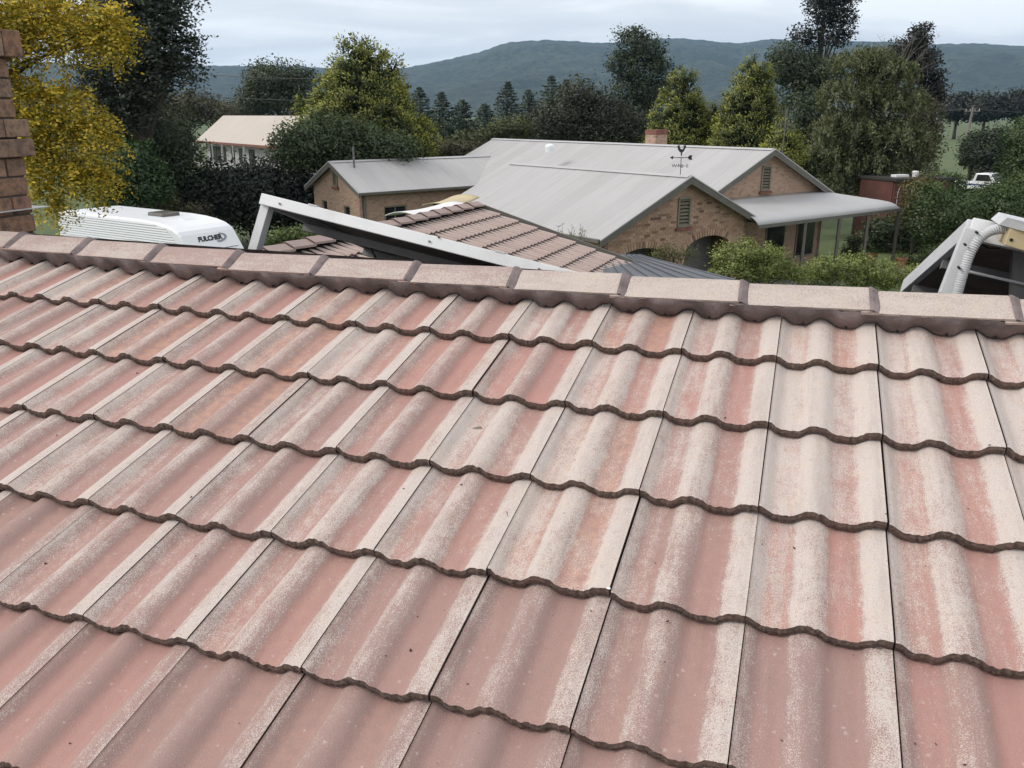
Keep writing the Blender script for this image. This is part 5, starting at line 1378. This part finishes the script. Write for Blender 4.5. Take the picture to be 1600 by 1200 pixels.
# paddock edge trees
for cx, ty, hf, d, w in ((1497, 152, 20, 230, 'leftmost round dark tree along the far paddock edge'), (1541, 152, 27, 225, 'middle round dark tree along the far paddock edge'), (1592, 148, 22, 225, 'rightmost round dark tree along the far paddock edge')):
    tree('paddock_tree', w, 'tree', lobes_px(d, [(cx, ty + 12, hf, 13), (cx - hf * .4, ty + 20, hf * .7, 13), (cx + hf * .45, ty + 20, hf * .7, 13)]), .4, [(.016, .02, .014), (.026, .032, .022), (.036, .042, .028)], 260, 36, .7, 3.0, 'trees along the far paddock edge')
hd = at(1560, 183, 260)
bush_tree('dark round bush left of the power pole foot', 84, [(1520, 228, 16, 18), (1514, 246, 14, 16), (1530, 215, 12, 10)], G_DARK, 170, 40, .22, .9)
bush_tree('dark bushy tree right of the power pole', 80, [(1560, 222, 26, 22), (1545, 242, 26, 22), (1572, 245, 28, 24), (1548, 265, 26, 18)], [(.018, .025, .013), (.03, .042, .02), (.045, .058, .028)], 320, 42, .22, 1.0)
bush_tree('green tree at the right edge above the parked truck', 62, [(1595, 215, 28, 24), (1610, 250, 35, 30), (1585, 270, 26, 22), (1620, 200, 30, 24)], G_MID, 280, 42, .18, .9)
shrub('dense dark green shrub mass right of the verandah', 33, [(1475, 330, 50, 40), (1530, 335, 55, 42), (1500, 370, 70, 38), (1580, 330, 50, 42), (1560, 375, 60, 35), (1450, 355, 30, 30), (1450, 310, 22, 22), (1620, 370, 50, 40)], [(.03, .05, .015), (.052, .082, .024), (.085, .12, .036)], 620, 46, .11, .6)
shrub('yellowing leafy shrub at the verandah corner', 36, [(1432, 300, 18, 18), (1425, 322, 16, 14), (1446, 287, 16, 13), (1412, 336, 13, 13), (1455, 300, 16, 16)], [(.06, .06, .018), (.11, .10, .03), (.17, .14, .04)], 120, 40, .10, .45)
shrub('leafy green shrub beside the parked truck', 44, [(1482, 288, 24, 14), (1560, 302, 36, 16), (1470, 300, 25, 16), (1595, 290, 20, 20), (1525, 310, 26, 12)], G_MID, 260, 42, .13, .6)
shrub('dark shrubs standing beyond the verandah posts', 40, [(1390, 358, 32, 20), (1424, 362, 28, 26), (1362, 376, 18, 14), (1400, 385, 34, 14)], [(.022, .035, .012), (.04, .058, .02), (.065, .085, .03)], 260, 44, .13, .6)
shrub('small clipped shrub under the middle of the verandah', 36, [(1335, 378, 9, 7), (1330, 390, 10, 6), (1342, 396, 9, 6), (1322, 398, 8, 5)], G_DARK, 60, 36, .08, .25)
shrub('low leafy plants beside the last verandah post', 34, [(1440, 405, 20, 12), (1425, 418, 24, 12), (1460, 418, 20, 14)], G_MID, 90, 40, .08, .35)
# garden shrubs close behind the ridge
LGT = [(.095, .125, .032), (.18, .215, .055), (.27, .30, .09)]
shrub('pale green bush in front of the right arch', 20, [(1150, 405, 36, 26), (1180, 395, 34, 22), (1210, 412, 40, 26), (1135, 425, 26, 18), (1240, 425, 30, 18), (1175, 425, 50, 20)], LGT, 340, 44, .055, .24, group='pale garden bushes')
shrub('pale green bush below the verandah posts', 21, [(1290, 422, 40, 20), (1335, 415, 35, 20), (1380, 425, 40, 20), (1270, 435, 30, 16), (1420, 430, 28, 16), (1340, 438, 80, 16)], LGT, 360, 44, .055, .24, group='pale garden bushes')
shrub('straggly olive bush against the brick arches', 23, [(1030, 400, 22, 12), (1060, 402, 20, 10), (1045, 392, 16, 8), (1078, 396, 9, 9)], [(.06, .06, .02), (.10, .10, .035), (.15, .14, .05)], 70, 30, .05, .25)
wdl = [(0, 0)]
wt = thing('weed', 'spindly green weeds growing at the front roof valley gutter', 'weed', at(890, 372, 21.5) - ZZ * .1)
ws = MB(); wp_ = []
for k in range(16):
    p = at(890, 374, 21.5) + Vector((rnd.uniform(-.4, .4), rnd.uniform(-.1, .1), -.05)); h_ = rnd.uniform(.15, .5); q = p + Vector((rnd.uniform(-.1, .1), 0, h_))
    ws.tube([p, q], [.005, .003], 4)
    for j in range(7):
        f_ = p.lerp(q, rnd.uniform(.3, 1)); wp_.append(f_ + Vector((rnd.uniform(-.04, .04), rnd.uniform(-.04, .04), 0)))
ws.build('stems', M_bark, wt)
wp_ = np.array([tuple(v) for v in wp_]); L = np.full(len(wp_), .06)
crown_obj('leaves', [leaf_quads(wp_, rng.normal(size=wp_.shape), L, L * .4, palette(LGT, len(wp_)))], wt)
# verandah pots
for x, y, d, lab in ((1408, 409, 33, 'terracotta pot with low plant near the last verandah post'), (1362, 402, 34.5, 'terracotta pot behind the pale bush under the verandah')):
    q = at(x, y, d); zt = .42 if True else 0
    pt = thing('flower_pot', lab, 'pot', Vector((q.x, q.y, q.z - .2)), 'terracotta pots')
    b0 = Vector((q.x, q.y, q.z - .2))
    MB().tube([b0, b0 + ZZ * .30, b0 + ZZ * .30, b0 + ZZ * .36], [.16, .22, .25, .25], 16).build('pot', M_terra, pt)
    lp = b0 + ZZ * .45
    n_ = 260; P_ = np.array(tuple(lp)) + rng.normal(size=(n_, 3)) * np.array([.16, .16, .10]); L = rng.uniform(.05, .1, n_)
    crown_obj('foliage', [leaf_quads(P_, rng.normal(size=(n_, 3)), L, L * .4, palette(G_MID, n_))], pt)
    plh = b0.z
    if plh > .15:
        st = MB().obox(Vector((b0.x, b0.y, plh / 2)), (.3, 0, 0), (0, .3, 0), (0, 0, plh / 2)).build('plinth', M_wood)
        tag(st, 'low plinth under the ' + lab.split(' with')[0].split(' behind')[0] + (' near the last post' if 'last' in lab else ' behind the bush'), 'plinth')

# ------------------------------------------------------------------ haze: thin bluish air over the whole valley
hm = bpy.data.materials.new('haze_air'); hm.use_nodes = True
hn = hm.node_tree; hn.nodes.clear()
pv = hn.nodes.new('ShaderNodeVolumePrincipled'); ho = hn.nodes.new('ShaderNodeOutputMaterial')
pv.inputs['Color'].default_value = (0.44, 0.70, 1.0, 1); pv.inputs['Density'].default_value = 9.2e-5; pv.inputs['Anisotropy'].default_value = 0.1
hn.links.new(pv.outputs[0], ho.inputs['Volume'])
hz_ = MB().obox((0, 4300, 299), (9500, 0, 0), (0, 4900, 0), (0, 0, 300)).build('haze', hm, kind='stuff')
tag(hz_, 'thin bluish haze in the air over the whole valley', 'haze', kind='stuff')
